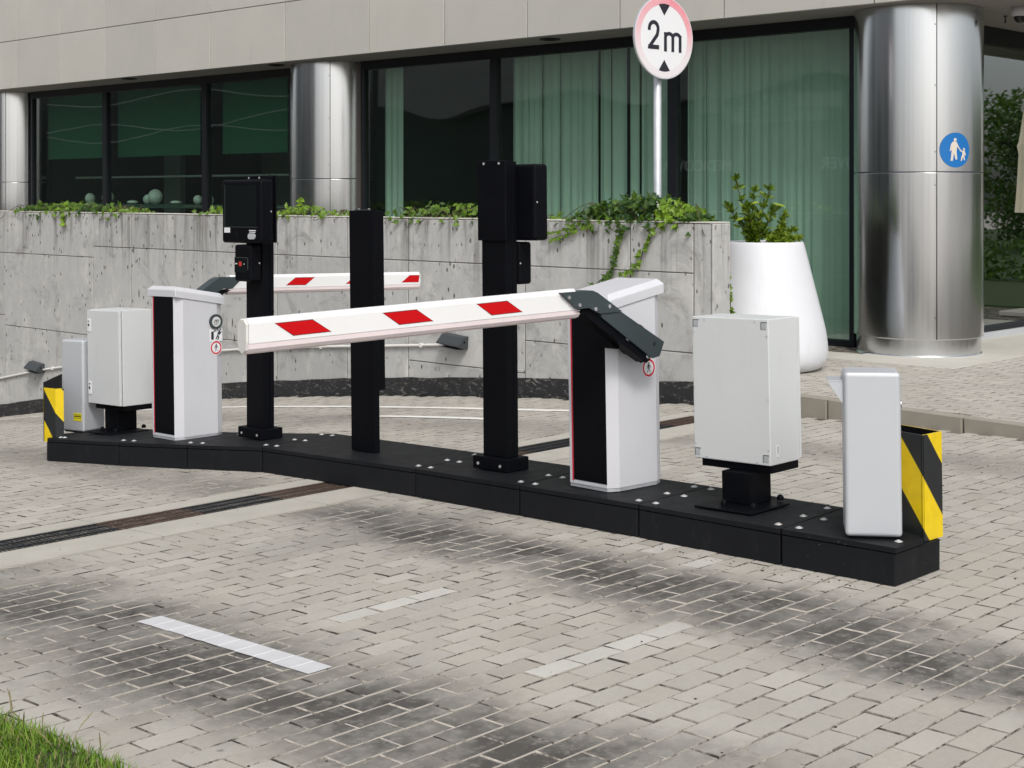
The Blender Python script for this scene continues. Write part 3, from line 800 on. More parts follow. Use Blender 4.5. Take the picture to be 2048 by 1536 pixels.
stroke(q, arc(-.125, .068, .052, .055, 195, -20, 14) + [(-.083, .02), (-.172, -.082)], .033, -.0193)
q.xz([(-.194, -.102), (-.062, -.102), (-.062, -.066), (-.188, -.066)], -.0193, -.0214)
obj('digit', q, M['ink'], d)
q = MB()
for x in (.014, .102, .190): q.xz([(x - .0165, -.115), (x + .0165, -.115), (x + .0165, .03 if x > .05 else .048), (x - .0165, .03 if x > .05 else .048)], -.0193, -.0213)
stroke(q, [(.014, .0)] + arc(.058, .004, .044, .034, 160, 0, 8), .030, -.0193, .0022); stroke(q, arc(.146, .004, .044, .034, 170, 0, 8), .030, -.0193, .0024)
obj('letter', q, M['ink'], d)
obj('clamp', MB().box((-.04, -.055, 1.40), (.04, .036, 1.44)).box((-.04, -.055, 1.82), (.04, .036, 1.86)), M['galv'], hsn, .003, 1)

# ================================================================ TRAFFIC ISLAND
isl = thing('traffic_island', 'long bent black rubber traffic island with silver bolts', 'traffic island', (5.55, 6.3, G(6.3)))
FRONT = [(5.237, 2.895), (5.245, 3.43), (5.293, 4.22), (5.338, 5.0), (5.405, 5.82), (5.525, 7.31), (5.385, 7.90), (5.275, 8.505), (5.216, 9.31), (5.54, 9.78)]
BACK = [(5.60, 2.895), (5.80, 3.46), (5.865, 4.23), (5.92, 5.04), (6.0, 5.85), (6.19, 7.42), (5.99, 8.0), (5.88, 8.6), (5.85, 9.33), (5.86, 9.78)]
for i in range(9):
    f0, f1, b0, b1 = (Vector(p) for p in (FRONT[i], FRONT[i + 1], BACK[i], BACK[i + 1]))
    e = .0045; u = (f1 - f0).normalized() * e; v = (b1 - b0).normalized() * e
    poly = [tuple(f0 + u), tuple(f1 - u), tuple(b1 - v), tuple(b0 + v)]
    obj('base_block', MB().prism(poly, lambda x, y: G(y) + .004, lambda x, y: G(y) + .126), M['rubber'], isl, .007, 2, True)
    # plate on top, inset at the two noses
    if i == 0: poly = [(5.2385, 2.897), (5.245, 3.427), (5.80, 3.457), (5.62, 3.05), (5.455, 2.897)]
    elif i == 8: poly = [(5.25, 9.36), (5.222, 9.313), (5.85, 9.333), (5.856, 9.5), (5.45, 9.5)]
    obj('top_plate', MB().prism(poly, lambda x, y: G(y) + .131, lambda x, y: G(y) + .152), M['rubber'], isl, .006, 2, True)
bolt = MB(); bolt.lathe([(.017, 0), (.017, .0015), (.0115, .0022), (.0095, .005), (.005, .007), (.0001, .0075)], (0, 0, 0), 10)
bme = mesh_of('bolt', bolt, M['bolt'])
for i in range(1, 9):
    a, b = Vector(FRONT[i]), Vector(BACK[i]); al = (Vector(FRONT[i + 1]) - Vector(FRONT[i - 1])).normalized()
    for s in (-1, 1):
        for fr in ((.12, .5, .88) if i < 6 else (.14, .86)):
            p = a.lerp(b, fr) + al * s * .052
            o = bpy.data.objects.new('bolt', bme); C.objects.link(o); o.parent = isl
            o.location = Vector((p.x, p.y, G(p.y) + .1525)) - root_loc(isl); o.rotation_euler = (-.01 * (p.y - 1.5), 0, 0)
o = bpy.data.objects.new('bolt', bme); C.objects.link(o); o.parent = isl; o.location = Vector((5.345, 2.945, G(2.94) + .1525)) - root_loc(isl)
o = bpy.data.objects.new('bolt', bme); C.objects.link(o); o.parent = isl; o.location = Vector((5.3, 9.22, G(9.22) + .1525)) - root_loc(isl)

# ================================================================ BARRIERS
def person_icon(mb, cx, cz, h, y, mirror=1):
    k = h
    mb.disc((cx + .02 * k * mirror, y, cz + .40 * k), .085 * k, 'y', 10, .0008)
    mb.xz([(cx - .09 * k, cz + .29 * k), (cx + .09 * k, cz + .29 * k), (cx + .07 * k, cz - .05 * k), (cx - .07 * k, cz - .05 * k)], y, y - .0008)
    for pts in ([(-.04, -.03), (-.10, -.22), (-.18, -.45)], [(.04, -.03), (.08, -.22), (.2, -.44)], [(-.08, .26), (-.17, .1), (-.2, -.06)], [(.08, .26), (.18, .12), (.22, -.02)]):
        stroke(mb, [(cx + a * k, cz + b * k) for a, b in pts], .055 * k, y, .0008)
def ring_xz(mb, cx, cz, r0, r1, y, n=32):
    for i in range(n):
        a, b = 2 * math.pi * i / n, 2 * math.pi * (i + 1) / n
        mb.add([(cx + r * math.cos(t_), y, cz + r * math.sin(t_)) for r, t_ in ((r0, a), (r1, a), (r1, b), (r0, b))], [(0, 1, 2, 3)])
def barrier(label, loc, yaw, lean, stripes, tip, dz, stick, hub, ax=0., ay=0.):
    t = thing('boom_barrier', label, 'barrier gate', loc, yaw, lean, 'boom barriers on the island')
    a, b = .185, .157; ch = .03
    zt = lambda x: .875 + (x + a) / (2 * a) * .065
    plan = [(-a, -b + ch), (-a + .055, -b), (a - .055, -b), (a, -b + ch), (a, b - ch), (a - .055, b), (-a + .055, b), (-a, b - ch)]
    body = obj('housing', MB().prism(plan, .018, lambda x, y: zt(x)), M['white'], t, .003, 2)
    obj('plinth', MB().prism([(x * .985, y * .985) for x, y in plan], .001, .0175), M['galv'], t)
    for sx in (-1, 1):
        xo = sx * (a + .002)
        lo, hi = min(xo, xo - sx * .012), max(xo, xo - sx * .012)
        zz = zt(sx * a)
        y0, y1 = (-b + ch + .001, b - .058) if sx < 0 else (-b + .058, b - ch - .001)
        obj('front_panel', MB().box((lo, y0, .035), (hi, y1, zz - .002)), M['black'], t, .002, 1)
        y0, y1 = (b - .0575, b - .050) if sx < 0 else (-b + .050, -b + .0575)
        obj('accent_strip', MB().box((lo, y0, .03), (hi, y1, zz - .003)), M['redline'], t)
    # sloping hood
    o = .007; ring0 = []; P4 = [(-a - o, -b - o), (a + o, -b - o), (a + o, b + o), (-a - o, b + o)]
    P4i = [(x * .90, y * .84) for x, y in P4]
    obj('hood', MB().loft([[(x, y, zt(x) - .012) for x, y in P4], [(x, y, zt(x) + .032) for x, y in P4], [(x, y, zt(x) + .058) for x, y in P4i]]), M['white'], t, .004, 2)
    # arm on the -y side
    yf, yb = -.283, -.195
    arm = obj('arm', MB().xz([(-.36, .858), (-.228, .864), (.062, .705), (.030, .640), (-.02, .632), (-.35, .842)], yf + .006, yb), M['armgrey'], t, .008, 2)
    obj('arm_underside', MB().xz([(-.50, .878), (-.43, .885), (-.345, .835), (-.02, .630), (-.05, .612), (-.36, .80), (-.45, .862)], yf + .018, yb - .006), M['black'], t, .006, 2)
    obj('boom_clamp', MB().xz([(-.612, .968), (-.415, .970), (-.38, .957), (-.226, .8655), (-.37, .862), (-.44, .893), (-.51, .889)], yf, yb - .002), M['armgrey'], t, .007, 2)
    for x, z in ((-.565, .945), (-.50, .908), (-.40, .885), (-.31, .893)):
        obj('screw', MB().disc((x, yf, z), .009, 'y', 12, .004), M['chrome'], arm)
    obj('pin_hole', MB().disc((-.005, yf + .006, .70), .010, 'y', 12, .001), M['ink'], arm)
    obj('linkage', MB().tube([(-.17, yf + .03, .735), (-.04, yf + .03, .645)], .008, 8).sphere((-.17, yf + .03, .735), .017).sphere((-.04, yf + .03, .640), .015), M['chrome'], arm, fix=False)
    obj('linkage_bracket', MB().xz([(-.15, .715), (-.06, .655), (-.03, .618), (-.05, .61), (-.1, .66), (-.17, .70)], yf + .05, yf + .06), M['black'], arm)
    obj('hub', MB().disc((-.06, -b - .0005, .72), .075, 'y', 28, .055).disc((-.2, -b - .0005, .72), .035, 'y', 20, .06), M['black'], arm)
    obj('spring_rod', MB().tube([(-.10, -b - .03, .82), (.09, -b - .03, .705)], .006, 8).sphere((-.10, -b - .03, .82), .011).sphere((.09, -b - .03, .705), .012), M['black'], arm, fix=False)
    # boom
    prof = [(.018, 0), (.047, 0), (.065, -.018), (.065, -.096), (0, -.096), (0, -.018)]
    edge = [(.001, -.0965), (.064, -.0965), (.0625, -.115), (.052, -.129), (.0325, -.136), (.013, -.129), (.0025, -.115)]
    x0, x1 = -.50, -tip
    yo = lambda x: -.266 + (-x - .48) * .0185
    zo = lambda x: .982 + dz + (x + .46) * .024
    ringp = lambda pr, x, sh=0.: [(x + sh * q[1], yo(x) + q[0], zo(x) + q[1]) for q in pr]
    bm = obj('boom', MB().loft([ringp(prof, x0), ringp(prof, x1)]), M['boom'], t, .002, 1)
    obj('rubber_edge', MB().loft([ringp(edge, x0 + .02), ringp(edge, x1 - .002)]), M['boomedge'], bm)
    capp = [(.018, 0), (.047, 0), (.065, -.018), (.065, -.09), (.058, -.12), (.0325, -.136), (.007, -.12), (0, -.09), (0, -.018)]
    obj('end_cap', MB().loft([ringp(capp, x1 - .0025), ringp([((p - .0325) * .93 + .0325, (z + .068) * .95 - .068) for p, z in capp], x1 - .012)]), M['boomcap'], bm)
    for s in stripes:
        for sd_ in (0, 1):
            pl = [(-s - .125, -.027), (-s + .042, -.026), (-s + .127, -.077), (-s - .044, -.078)]
            pl = [(max(x, x1 + .004), z) for x, z in pl]
            mb = MB()
            if sd_ == 0: mb.loft([[(x, yo(x) - .0003, zo(x) + z) for x, z in pl], [(x, yo(x) - .0013, zo(x) + z) for x, z in pl]])
            else: mb.loft([[(x, yo(x) + .0653, zo(x) + z) for x, z in pl], [(x, yo(x) + .0663, zo(x) + z) for x, z in pl]])
            obj('red_stripe', mb, M['red'], bm)
            cx_ = sum(q_[0] for q_ in pl) / 4; cz_ = sum(q_[1] for q_ in pl) / 4
            big = [(cx_ + (x - cx_) * 1.03, cz_ + (z - cz_) * 1.09) for x, z in pl]; big = [(max(x, x1 + .002), z) for x, z in big]
            mb = MB(); ya_, yb_ = ((-.0001, -.0008) if sd_ == 0 else (.0651, .0658))
            mb.loft([[(x, yo(x) + ya_, zo(x) + z) for x, z in big], [(x, yo(x) + yb_, zo(x) + z) for x, z in big]]); obj('film_edge', mb, M['rededge'], bm)
    for q_ in list(t.children):
        if q_.name.split('.')[0] in ('arm', 'arm_underside', 'boom_clamp'): q_.location = (ax, ay, dz)
        if q_.name.split('.')[0] == 'boom': q_.location = (ax, ay, 0)
    # stickers on the side that faces the near lane
    sg = -1 if hub else 1
    def onside(mb):                     # mirrored to the other face for the turned barrier
        if sg > 0: mb.v = [(-x, -y, z) for x, y, z in mb.v]
        return mb
    ys = -b - .0003
    for kind, x, z in stick:
        if kind == 'walk':
            st = obj('walk_sticker', onside(MB().disc((x, ys, z), .047, 'y', 32, .0008)), M['signwhite'], t)
            q = MB(); ring_xz(q, x, z, .033, .043, ys - .0012); obj('ring', onside(q), M['redline'], st)
            q = MB(); person_icon(q, x, z, .055, ys - .0009); obj('figure', onside(q), M['ink'], st)
        elif kind == 'hit':
            st = obj('warning_sticker', onside(MB().box((x - .05, ys - .0008, z - .042), (x + .05, ys, z + .042))), M['signwhite'], t)
            q = MB(); y_ = ys - .0009
            q.xz([(x - .038, z - .03), (x - .018, z - .03), (x - .018, z + .022), (x - .038, z + .022)], y_, y_ - .0008)
            stroke(q, [(x - .02, z + .02), (x + .0, z + .03)], .006, y_, .0008)
            q.disc((x + .026, y_, z + .022), .007, 'y', 8, .0008)
            for pts in ([(.02, .016), (.012, -.008), (.0, -.028)], [(.014, -.004), (.022, -.02), (.012, -.034)], [(.02, .014), (.034, .01), (.044, .02)], [(.022, .01), (.03, -.002)], [(.01, .03), (.014, .036)], [(.034, .03), (.042, .036)]):
                stroke(q, [(x + p, z + r_) for p, r_ in pts], .008, y_, .0008)
            obj('pictogram', onside(q), M['ink'], st)
        else:
            st = obj('maker_badge', onside(MB().disc((x, ys, z), .049, 'y', 36, .012)), M['armgrey'], t, .003, 1)
            obj('badge_face', onside(MB().disc((x, ys - .0122, z), .033, 'y', 32, .0008)), M['lightgrey'], st)
            q = MB(); y_ = ys - .0132
            for dx in (-.013, 0, .013): stroke(q, [(x + dx - .002, z - .008), (x + dx + .003, z + .010)], .005, y_, .0008)
            stroke(q, [(x - .010, z + .011), (x + .017, z + .011)], .005, y_, .0008); stroke(q, [(x - .018, z - .016), (x + .012, z - .016)], .0035, y_, .0008)
            obj('badge_letter', onside(q), M['ink'], st)
    return t
barrier('white boom barrier with its red striped boom lowered across the near lane', (5.622, 4.622, .107), -5, .02, (.955, 1.445, 1.95), 2.19, 0., (('walk', .080, .570),), True, -.017, -.017)
barrier('white boom barrier with round badge and stickers, boom lowered across the far lane', (5.682, 8.322, -.077), 179.5, .02, (1.10, 1.645, 2.19), 2.25, .055, (('walk', .122, .580), ('hit', .122, .665), ('badge', .118, .752)), False)

# ================================================================ BLACK POSTS
def terminal(label, base, face, big_z, small_z, top, group, detail):
    """terminal post; face = -1: screens look to -x, +1: to +x.  base = (x0, y0, z) of the lower front corner of the foot box"""
    t = thing('ticket_terminal', label, 'ticket machine', base, 0, .004 if face < 0 else .01, group)
    fx, fy = .165, .25
    obj('foot_box', MB().box((0, 0, .001), (fx, fy, .068)), M['black'], t, .004, 2)
    cx, cy = .037, .036
    col = obj('post', MB().box((cx, cy, .068), (cx + .052, cy + .172, top)).box((cx + .058, cy + .004, .068), (cx + .092, cy + .168, top - .002)).box((cx + .05, cy + .012, .068), (cx + .06, cy + .16, top - .004)), M['black'], t, .003, 2)
    for y in (.05, .21): obj('screw', MB().disc((-.0003, y, .03), .008, 'x', 10, .003), M['bolt'], t)
    obj('screw', MB().disc((.1, -.0003, .034), .006, 'y', 10, .002), M['black'], t)
    ccy = cy + .086
    if face < 0: bx0, bx1 = cx - .103, cx - .006; px0, px1 = cx + .0925, cx + .104; lx = cx - .006
    else: bx0, bx1 = cx + .100, cx + .203; px0, px1 = cx - .012, cx - .0005; lx = cx + .093
    bp = obj('back_plate', MB().box((px0, ccy - .1, big_z[0]), (px1, ccy + .105, top + .004)), M['black'], t, .003, 1)
    for y in (-.055, .055):
        obj('screw', MB().disc((px0 - .0003 if face > 0 else cx - .0003, ccy + y, top - .012), .007, 'x', 10, .003), M['bolt'], bp)
    sb = obj('screen_housing', MB().box((bx0, ccy - .206, big_z[0]), (bx1, ccy + .206, big_z[1])), M['black'], t, .018, 4)
    obj('neck', MB().box((min(lx, bx1) - .002, ccy - .07, big_z[0] + .02), (max(lx, bx0) + .012, ccy + .07, big_z[1] - .02)), M['black'], t)
    s2 = obj('reader_housing', MB().box((bx0 + .008, ccy - .084, small_z[0]), (bx1 + .002, ccy + .084, small_z[1])), M['black'], t, .016, 4)
    for zz, yy_, par in ((.5 * (big_z[0] + big_z[1]), ccy - .206, sb), (.5 * (small_z[0] + small_z[1]), ccy - .084, s2)):
        obj('screw', MB().disc((bx1 - .018 if face < 0 else bx0 + .014, yy_ - .0003, zz), .005, 'y', 10, .002), M['bolt'], par)
    if detail:
        x = bx0 - .0006
        zb, zt_ = big_z
        obj('screen', MB().box((x - .002, ccy - .165, zb + .105), (x, ccy + .165, zt_ - .035)), M['blackgloss'], sb)
        obj('screen_border', MB().box((x - .0018, ccy - .175, zb + .1), (x - .0003, ccy + .178, zb + .1035)).box((x - .0018, ccy + .168, zb + .1), (x - .0003, ccy + .1715, zt_ - .03)), M['lamp'], sb)
        obj('white_label', MB().box((x - .0015, ccy + .115, zb + .065), (x, ccy + .175, zb + .097)), M['signwhite'], sb)
        obj('call_button', MB().xz([], 0, 0) if False else MB().loft([[(x - dx, ccy - .115 + yy_, zb + .045 + zz) for yy_, zz in arc(.02, 0, .018, .018, 270, 450, 8)[::1] + arc(-.02, 0, .018, .018, 90, 270, 8)] for dx in (0, .006)]), M['silver'], sb)
        obj('label_line', MB().box((x - .0012, ccy - .155, zb + .078), (x, ccy - .085, zb + .084)).box((x - .0012, ccy - .15, zb + .068), (x, ccy - .09, zb + .073)), M['signwhite'], sb)
        obj('slot_ring', MB().disc((x, ccy + .04, zb + .055), .02, 'x', 20, .002), M['blackgloss'], sb)
        x = bx0 + .008 - .0006; zb, zt_ = small_z
        obj('reader_plate', MB().box((x - .003, ccy - .06, zb + .055), (x, ccy + .075, zb + .15)), M['blackgloss'], s2)
        obj('plate_edge', MB().box((x - .004, ccy - .06, zb + .150), (x, ccy + .075, zb + .1535)).box((x - .004, ccy - .064, zb + .075), (x, ccy - .0605, zb + .152)), M['lamp'], s2)
        obj('red_light', MB().box((x - .006, ccy + .0, zb + .098), (x - .003, ccy + .028, zb + .126)), simple('red_indicator', (.5, .03, .02), .35), s2, .002, 1)
        for y in (.05, .062, -.025): obj('dot_light', MB().disc((x - .003, ccy + y, zb + .112), .004, 'x', 8, .001), M['signwhite'], s2)
    return t
terminal('black ticket terminal facing the near lane, dark screen above red lit reader', (5.726, 7.58, -.033), -1, (1.243, 1.643), (1.0, 1.233), 1.668, 'ticket terminals on the island', True)
terminal('tall black ticket terminal seen from behind, beside the near white barrier housing', (5.561, 5.293, .08), 1, (1.197, 1.597), (.965, 1.188), 1.612, 'ticket terminals on the island', False)
t = thing('black_post', 'plain black flat post without screen, standing between two ticket terminals', 'post', (5.692, 6.464, .022), -1, .016)
obj('front_cover', MB().box((0, 0, .001), (.035, .217, 1.405)), M['black'], t, .003, 2)
obj('rear_channel', MB().box((.0355, .022, .36), (.10, .20, 1.398)), M['black'], t, .004, 2)
obj('seam_cap', MB().box((.008, .05, 1.405), (.03, .17, 1.411)), M['lamp'], t)
for y in (.06, .15): obj('screw', MB().disc((.02, y, 1.411), .006, 'z', 8, .004), M['bolt'], t)

# ================================================================ CABINETS ON PEDESTALS
def cabinet(label, plate, post, box, z0, zb, h, door, lean):
    t = thing('control_cabinet', label, 'electrical cabinet', (plate[0], plate[1], z0), 0, lean, 'grey cabinets on black pedestals')
    X, Y = plate[0], plate[1]
    bp = obj('base_plate', MB().box((0, 0, .0005), (.305, .305, .009)), M['black'], t, .004, 2)
    px, py_ = post[0] - X, post[1] - Y
    for x, y in ((px - .045, py_ + .115), (px - .035, py_ - .035), (px + .2, py_ - .02), (px + .2, py_ + .2)):
        obj('bolt_cap', MB().lathe([(.016, 0), (.016, .012), (.011, .022), (.0001, .026)], (x, y, .009), 12), M['black'], bp)
    obj('pedestal', MB().box((px, py_, .009), (px + .158, py_ + .158, zb - z0 - .036)), M['black'], t, .004, 2)
    bx, by = box[0] - X, box[1] - Y; W, D = .415, .235
    obj('top_plate', MB().box((bx + .016, by + .004, zb - z0 - .036), (bx + D - .004, by + W - .03, zb - z0 - .001)), M['black'], t, .003, 1)
    zz = zb - z0
    cb = obj('box', MB().box((bx, by, zz), (bx + D, by + W, zz + h)), M['lightgrey'], t, .004, 2)
    if door > 0:
        d = obj('door', MB().box((bx + D + .006, by + .004, zz + .004), (bx + D + .024, by + W - .004, zz + h - .004)), M['lightgrey'], t, .003, 2)
        obj('gasket', MB().box((bx + D + .0005, by + .012, zz + .012), (bx + D + .0055, by + W - .012, zz + h - .012)), M['black'], t)
        for y in (.022, W - .022):
            for z in (.03, h - .03):
                obj('knockout', MB().box((bx - .0028, by + y - .013, zz + z - .013), (bx - .0008, by + y + .013, zz + z + .013)), M['galv'], cb)
                obj('knockout_rim', MB().box((bx - .0018, by + y - .016, zz + z + .014), (bx - .0006, by + y + .016, zz + z + .017)).box((bx - .0018, by + y + .014, zz + z - .016), (bx - .0006, by + y + .017, zz + z + .0135)), M['lamp'], cb)
        for y, z in ((.008, .07), (.008, h - .075), (W - .008, .07), (W - .008, h - .07), (.07, .012), (W - .07, .012), (.07, h - .012), (W - .07, h - .012), (.008, h * .45), (W - .008, h * .5)):
            obj('rivet', MB().disc((bx - .0005, by + y, zz + z), .0038, 'x', 10, .002), M['galv'], cb)
        lb = obj('label_plate', MB().box((bx + .045, by - .0018, zz + .035), (bx + .068, by - .0006, zz + .088)), M['signwhite'], cb)
        obj('label_print', MB().box((bx + .051, by - .0024, zz + .05), (bx + .062, by - .0019, zz + .082)), M['galv'], lb)
    else:
        obj('gasket', MB().box((bx - .0055, by + .012, zz + .012), (bx - .0005, by + W - .012, zz + h - .012)), M['black'], t)
        d = obj('door', MB().box((bx - .026, by + .003, zz + .004), (bx - .006, by + W - .003, zz + h - .004)), M['lightgrey'], t, .003, 2)
        for z in (.11, h - .11):
            lk = obj('lock', MB().box((bx - .031, by + W - .052, zz + z - .045), (bx - .0265, by + W - .012, zz + z + .045)), M['boom'], d, .004, 2)
            obj('keyhole', MB().disc((bx - .0313, by + W - .032, zz + z + .002), .009, 'x', 12, .002).box((bx - .033, by + W - .042, zz + z + .026), (bx - .0313, by + W - .024, zz + z + .032)), M['ink'], lk)
    return t
cabinet('light grey control cabinet seen from its back, beside the near white barrier', (5.382, 3.669), (5.521, 3.762), (5.562, 3.684), .131, .318, .648, 1, .022)
cabinet('light grey control cabinet with two white door locks, left of the far barrier', (5.50, 8.96), (5.64, 9.11), (5.608, 8.973), -.130, .058, .66, -1, .03)

# ================================================================ CARD READER PILLARS AND GUARDS
def pillar(label, loc, yaw, h, lean, visor, sticker):
    t = thing('reader_pillar', label, 'card reader', loc, yaw, lean, 'slim silver reader pillars at the island ends')
    b = obj('housing', MB().box((-.10, -.111, .008), (.10, .111, h)), M['silver'], t, .016, 4)
    obj('foot', MB().box((-.085, -.095, 0), (.085, .095, .0078)), M['black'], t)
    obj('lock', MB().disc((-.045, -.1112, h - .13), .013, 'y', 14, .006), M['chrome'], b)
    obj('lock_hole', MB().disc((-.045, -.1175, h - .145), .007, 'y', 10, .001), M['ink'], b)
    if visor:
        obj('visor', MB().xz([(-.07, h - .045), (.06, h - .045), (.06, h - .14), (.03, h - .16), (-.07, h - .16)], .1112, .113)
            .loft([[(-.075, .1112, h - .035), (.07, .1112, h - .035), (.07, .172, h - .035), (-.075, .172, h - .035)], [(-.075, .1112, h - .041), (.07, .1112, h - .041), (.07, .172, h - .041), (-.075, .172, h - .041)]])
            .loft([[(-.075, .1112, h - .042), (-.075, .172, h - .042), (-.075, .1112, h - .135)], [(-.071, .1112, h - .042), (-.071, .172, h - .042), (-.071, .1112, h - .135)]])
            .loft([[(.07, .1112, h - .042), (.07, .172, h - .042), (.07, .1112, h - .135)], [(.066, .1112, h - .042), (.066, .172, h - .042), (.066, .1112, h - .135)]]), M['silver'], b)
        obj('service_label', MB().box((-.02, -.1122, .03), (.03, -.1114, .13)), M['yellow'], b)
    if sticker:
        lb = obj('yellow_label', MB().box((-.1016, -.092, .085), (-.1004, -.012, .140)), M['yellow'], b)
        mb = MB()
        for z in (.127, .118, .114, .103): mb.box((-.1022, -.088, z), (-.1017, -.017, z + .003))
        obj('label_print', mb, M['ink'], lb)
    return t
pillar('slim silver reader pillar with small visor at the right end of the island', (5.398, 3.092, .141), 33.6, .665, .014, True, False)
pillar('slim silver reader pillar with yellow label at the left end of the island', (5.628, 9.532, -.170), 11.6, .655, .02, False, True)
SF = .568 + .147
OFFS = {'hazard_bands': 1.2 * SF - .055, 'hazard_bands_turned': -1.2 * .148 - .18}
HZ = {1: hazard_mat('hazard_bands', -1.), -1: hazard_mat('hazard_bands_turned', 1.)}
def guard(label, loc, sheets, k):
    t = thing('hazard_guard', label, 'bumper guard', loc, 0, .014, 'yellow and black guards at the island ends')
    for pts, h0 in sheets:
        mb = MB(); P = [Vector((x - loc[0], y - loc[1])) for x, y in pts]; s = 0.
        for a, b in zip(P, P[1:]):
            n = max(1, int((b - a).length / .004))
            nn = (b - a).normalized(); nn = Vector((-nn.y, nn.x)) * (.006 if k < 0 else -.006)
            for i in range(n):
                p, q = a.lerp(b, i / n), a.lerp(b, (i + 1) / n)
                ss = s + (b - a).length * (i + .5) / n
                mb.add([(p.x, p.y, .001), (q.x, q.y, .001), (q.x, q.y, h0), (p.x, p.y, h0)], [(0, 1, 2, 3)], tone=ss)
            mb.add([(a.x + nn.x, a.y + nn.y, .001), (b.x + nn.x, b.y + nn.y, .001), (b.x + nn.x, b.y + nn.y, h0), (a.x + nn.x, a.y + nn.y, h0)], [(3, 2, 1, 0)], mi=1)
            mb.add([(a.x, a.y, h0), (b.x, b.y, h0), (b.x + nn.x, b.y + nn.y, h0), (a.x + nn.x, a.y + nn.y, h0)], [(0, 1, 2, 3)], tone=s + .5 * (b - a).length)
            s += (b - a).length
        obj('sheet', mb, [HZ[k], M['black']], t, fix=False)
    return t
guard('yellow and black striped guard at the right end of the island', (5.6, 3.0, .117), [([(5.81, 3.45), (5.642, 2.908), (5.495, 2.916), (5.55, 3.09)], .43)], 1)
guard('yellow and black striped guard at the left end of the island', (5.3, 9.4, -.192), [([(5.62, 9.82), (5.265, 9.44)], .41), ([(5.268, 9.435), (5.283, 9.31), (5.335, 9.29)], .372)], -1)

# ================================================================ WHITE PLANTER AND SHRUB
pot = thing('planter_pot', 'tall white bulging planter beside the end of the concrete wall', 'planter', (10.62, 7.12, SZ))
prof = [(.40, 0), (.445, .006), (.49, .03), (.525, .08), (.54, .15), (.538, .22), (.525, .32), (.50, .43), (.465, .57), (.425, .73), (.385, .89), (.352, 1.02), (.337, 1.068), (.330, 1.073), (.318, 1.066), (.318, 1.0)]
obj('vessel', MB().lathe(interp(prof, 60), (0, 0, 0), 64), M['pot'], pot)
obj('soil', MB().lathe([(.318, 1.03), (.2, 1.04), (.001, 1.045)], (0, 0, 0), 24), M['soil'], pot)

def leaf_at(mb, p, d, n, L, W, tone, kind='oval'):
    """one leaf from p along d with normal n"""
    d = d.normalized(); s = d.cross(n)
    if s.length < 1e-3: s = d.cross(Vector((.3, .5, .8)))
    s.normalize(); n = s.cross(d)
    if kind == 'oval': out = [(0, 0), (.3, .42), (.62, .46), (.86, .25), (1, 0), (.86, -.25), (.62, -.46), (.3, -.42)]
    elif kind == 'ivy': out = [(.12, 0), (-.04, .22), (.10, .55), (.30, .42), (.52, .66), (.58, .30), (1, 0), (.58, -.30), (.52, -.66), (.30, -.42), (.10, -.55), (-.04, -.22)]
    m = len(out); vs = []
    for a, b in out: vs.append(tuple(p + d * (a * L) + s * (b * W) + n * (abs(b) * W * .25 - a * a * L * .16)))
    vs.append(tuple(p + d * (.42 * L) - n * (.03 * L)))
    mb.add(vs, [(i, (i + 1) % m, m) for i in range(m)], tone=max(.001, min(1, tone)))
def rv(r): return Vector((r.gauss(0, 1), r.gauss(0, 1), r.gauss(0, 1))).normalized()

sh = thing('potted_shrub', 'small green shrub with a few yellow leaves growing from white planter', 'shrub', (10.60, 7.12, 1.08))
br = MB(); lf = MB(); r3 = random.Random(12)
rt = Vector((.687, -.7266, 0)); fw = Vector((.7266, .687, 0)); up = Vector((0, 0, 1))
def twig(pts, r0, dens, tone0, lsize=.06):
    pts = [rt * a + up * b + fw * c for a, b, c in pts]
    pp = interp([tuple(p) for p in pts], 10)
    br.tube(pp, [r0 * (1 - .75 * i / 10) for i in range(11)], 6)
    for i in range(2, 11):
        p = Vector(pp[i]); dd = (Vector(pp[i]) - Vector(pp[i - 1])).normalized()
        for _ in range(dens * 3):
            o = rv(r3); d = (o + dd * .8 + up * .25).normalized(); q = p + rv(r3) * .012
            yl = .97 if r3.random() < .02 else tone0 + r3.uniform(-.25, .3)
            leaf_at(lf, q, d, rv(r3) + up * .8, lsize * r3.uniform(.7, 1.35), lsize * .46, yl)
# main upright branches and the lower right spray (offsets: right, up, away)
stem0 = (-.07, -.06, 0)
for tgt, n in (((-.22, .56, 0), 4), ((-.06, .46, .03), 5), ((.06, .47, -.04), 5), ((-.27, .33, .05), 5), ((.10, .30, .0), 5), ((-.13, .33, -.06), 6), ((-.02, .26, .08), 6)):
    mid = (stem0[0] * .6 + tgt[0] * .4 + r3.uniform(-.03, .03), tgt[1] * .45, tgt[2] * .5)
    twig([stem0, (stem0[0] + r3.uniform(-.01, .01), .04, 0), mid, tgt], .011, n, .30)
for tgt in ((.20, .26, 0), (.28, .14, .03), (.30, .07, -.05), (.14, .10, .06), (.06, .06, -.07), (.24, .02, -.08), (.02, .10, .04), (.18, .16, .02)):
    twig([(.12, -.05, 0), (.12 + r3.uniform(-.04, .04), .02, 0), ((tgt[0] + .12) / 2, tgt[1] * .6 + .02, tgt[2]), tgt], .006, 7, .5, .042)
for a, b in ((.09, .36), (.12, .355), (-.15, .24), (-.03, .375)):
    leaf_at(lf, rt * a + up * b - fw * .05, rt * (1 if a > 0 else -1) * .9 - up * .2, up + rv(r3) * .3 - fw * .8, .08, .03, 1.)
obj('branches', br, M['bark'], sh, fix=False)
tag(obj('leaves', lf, M['shrub'], sh, fix=False), kind='stuff')

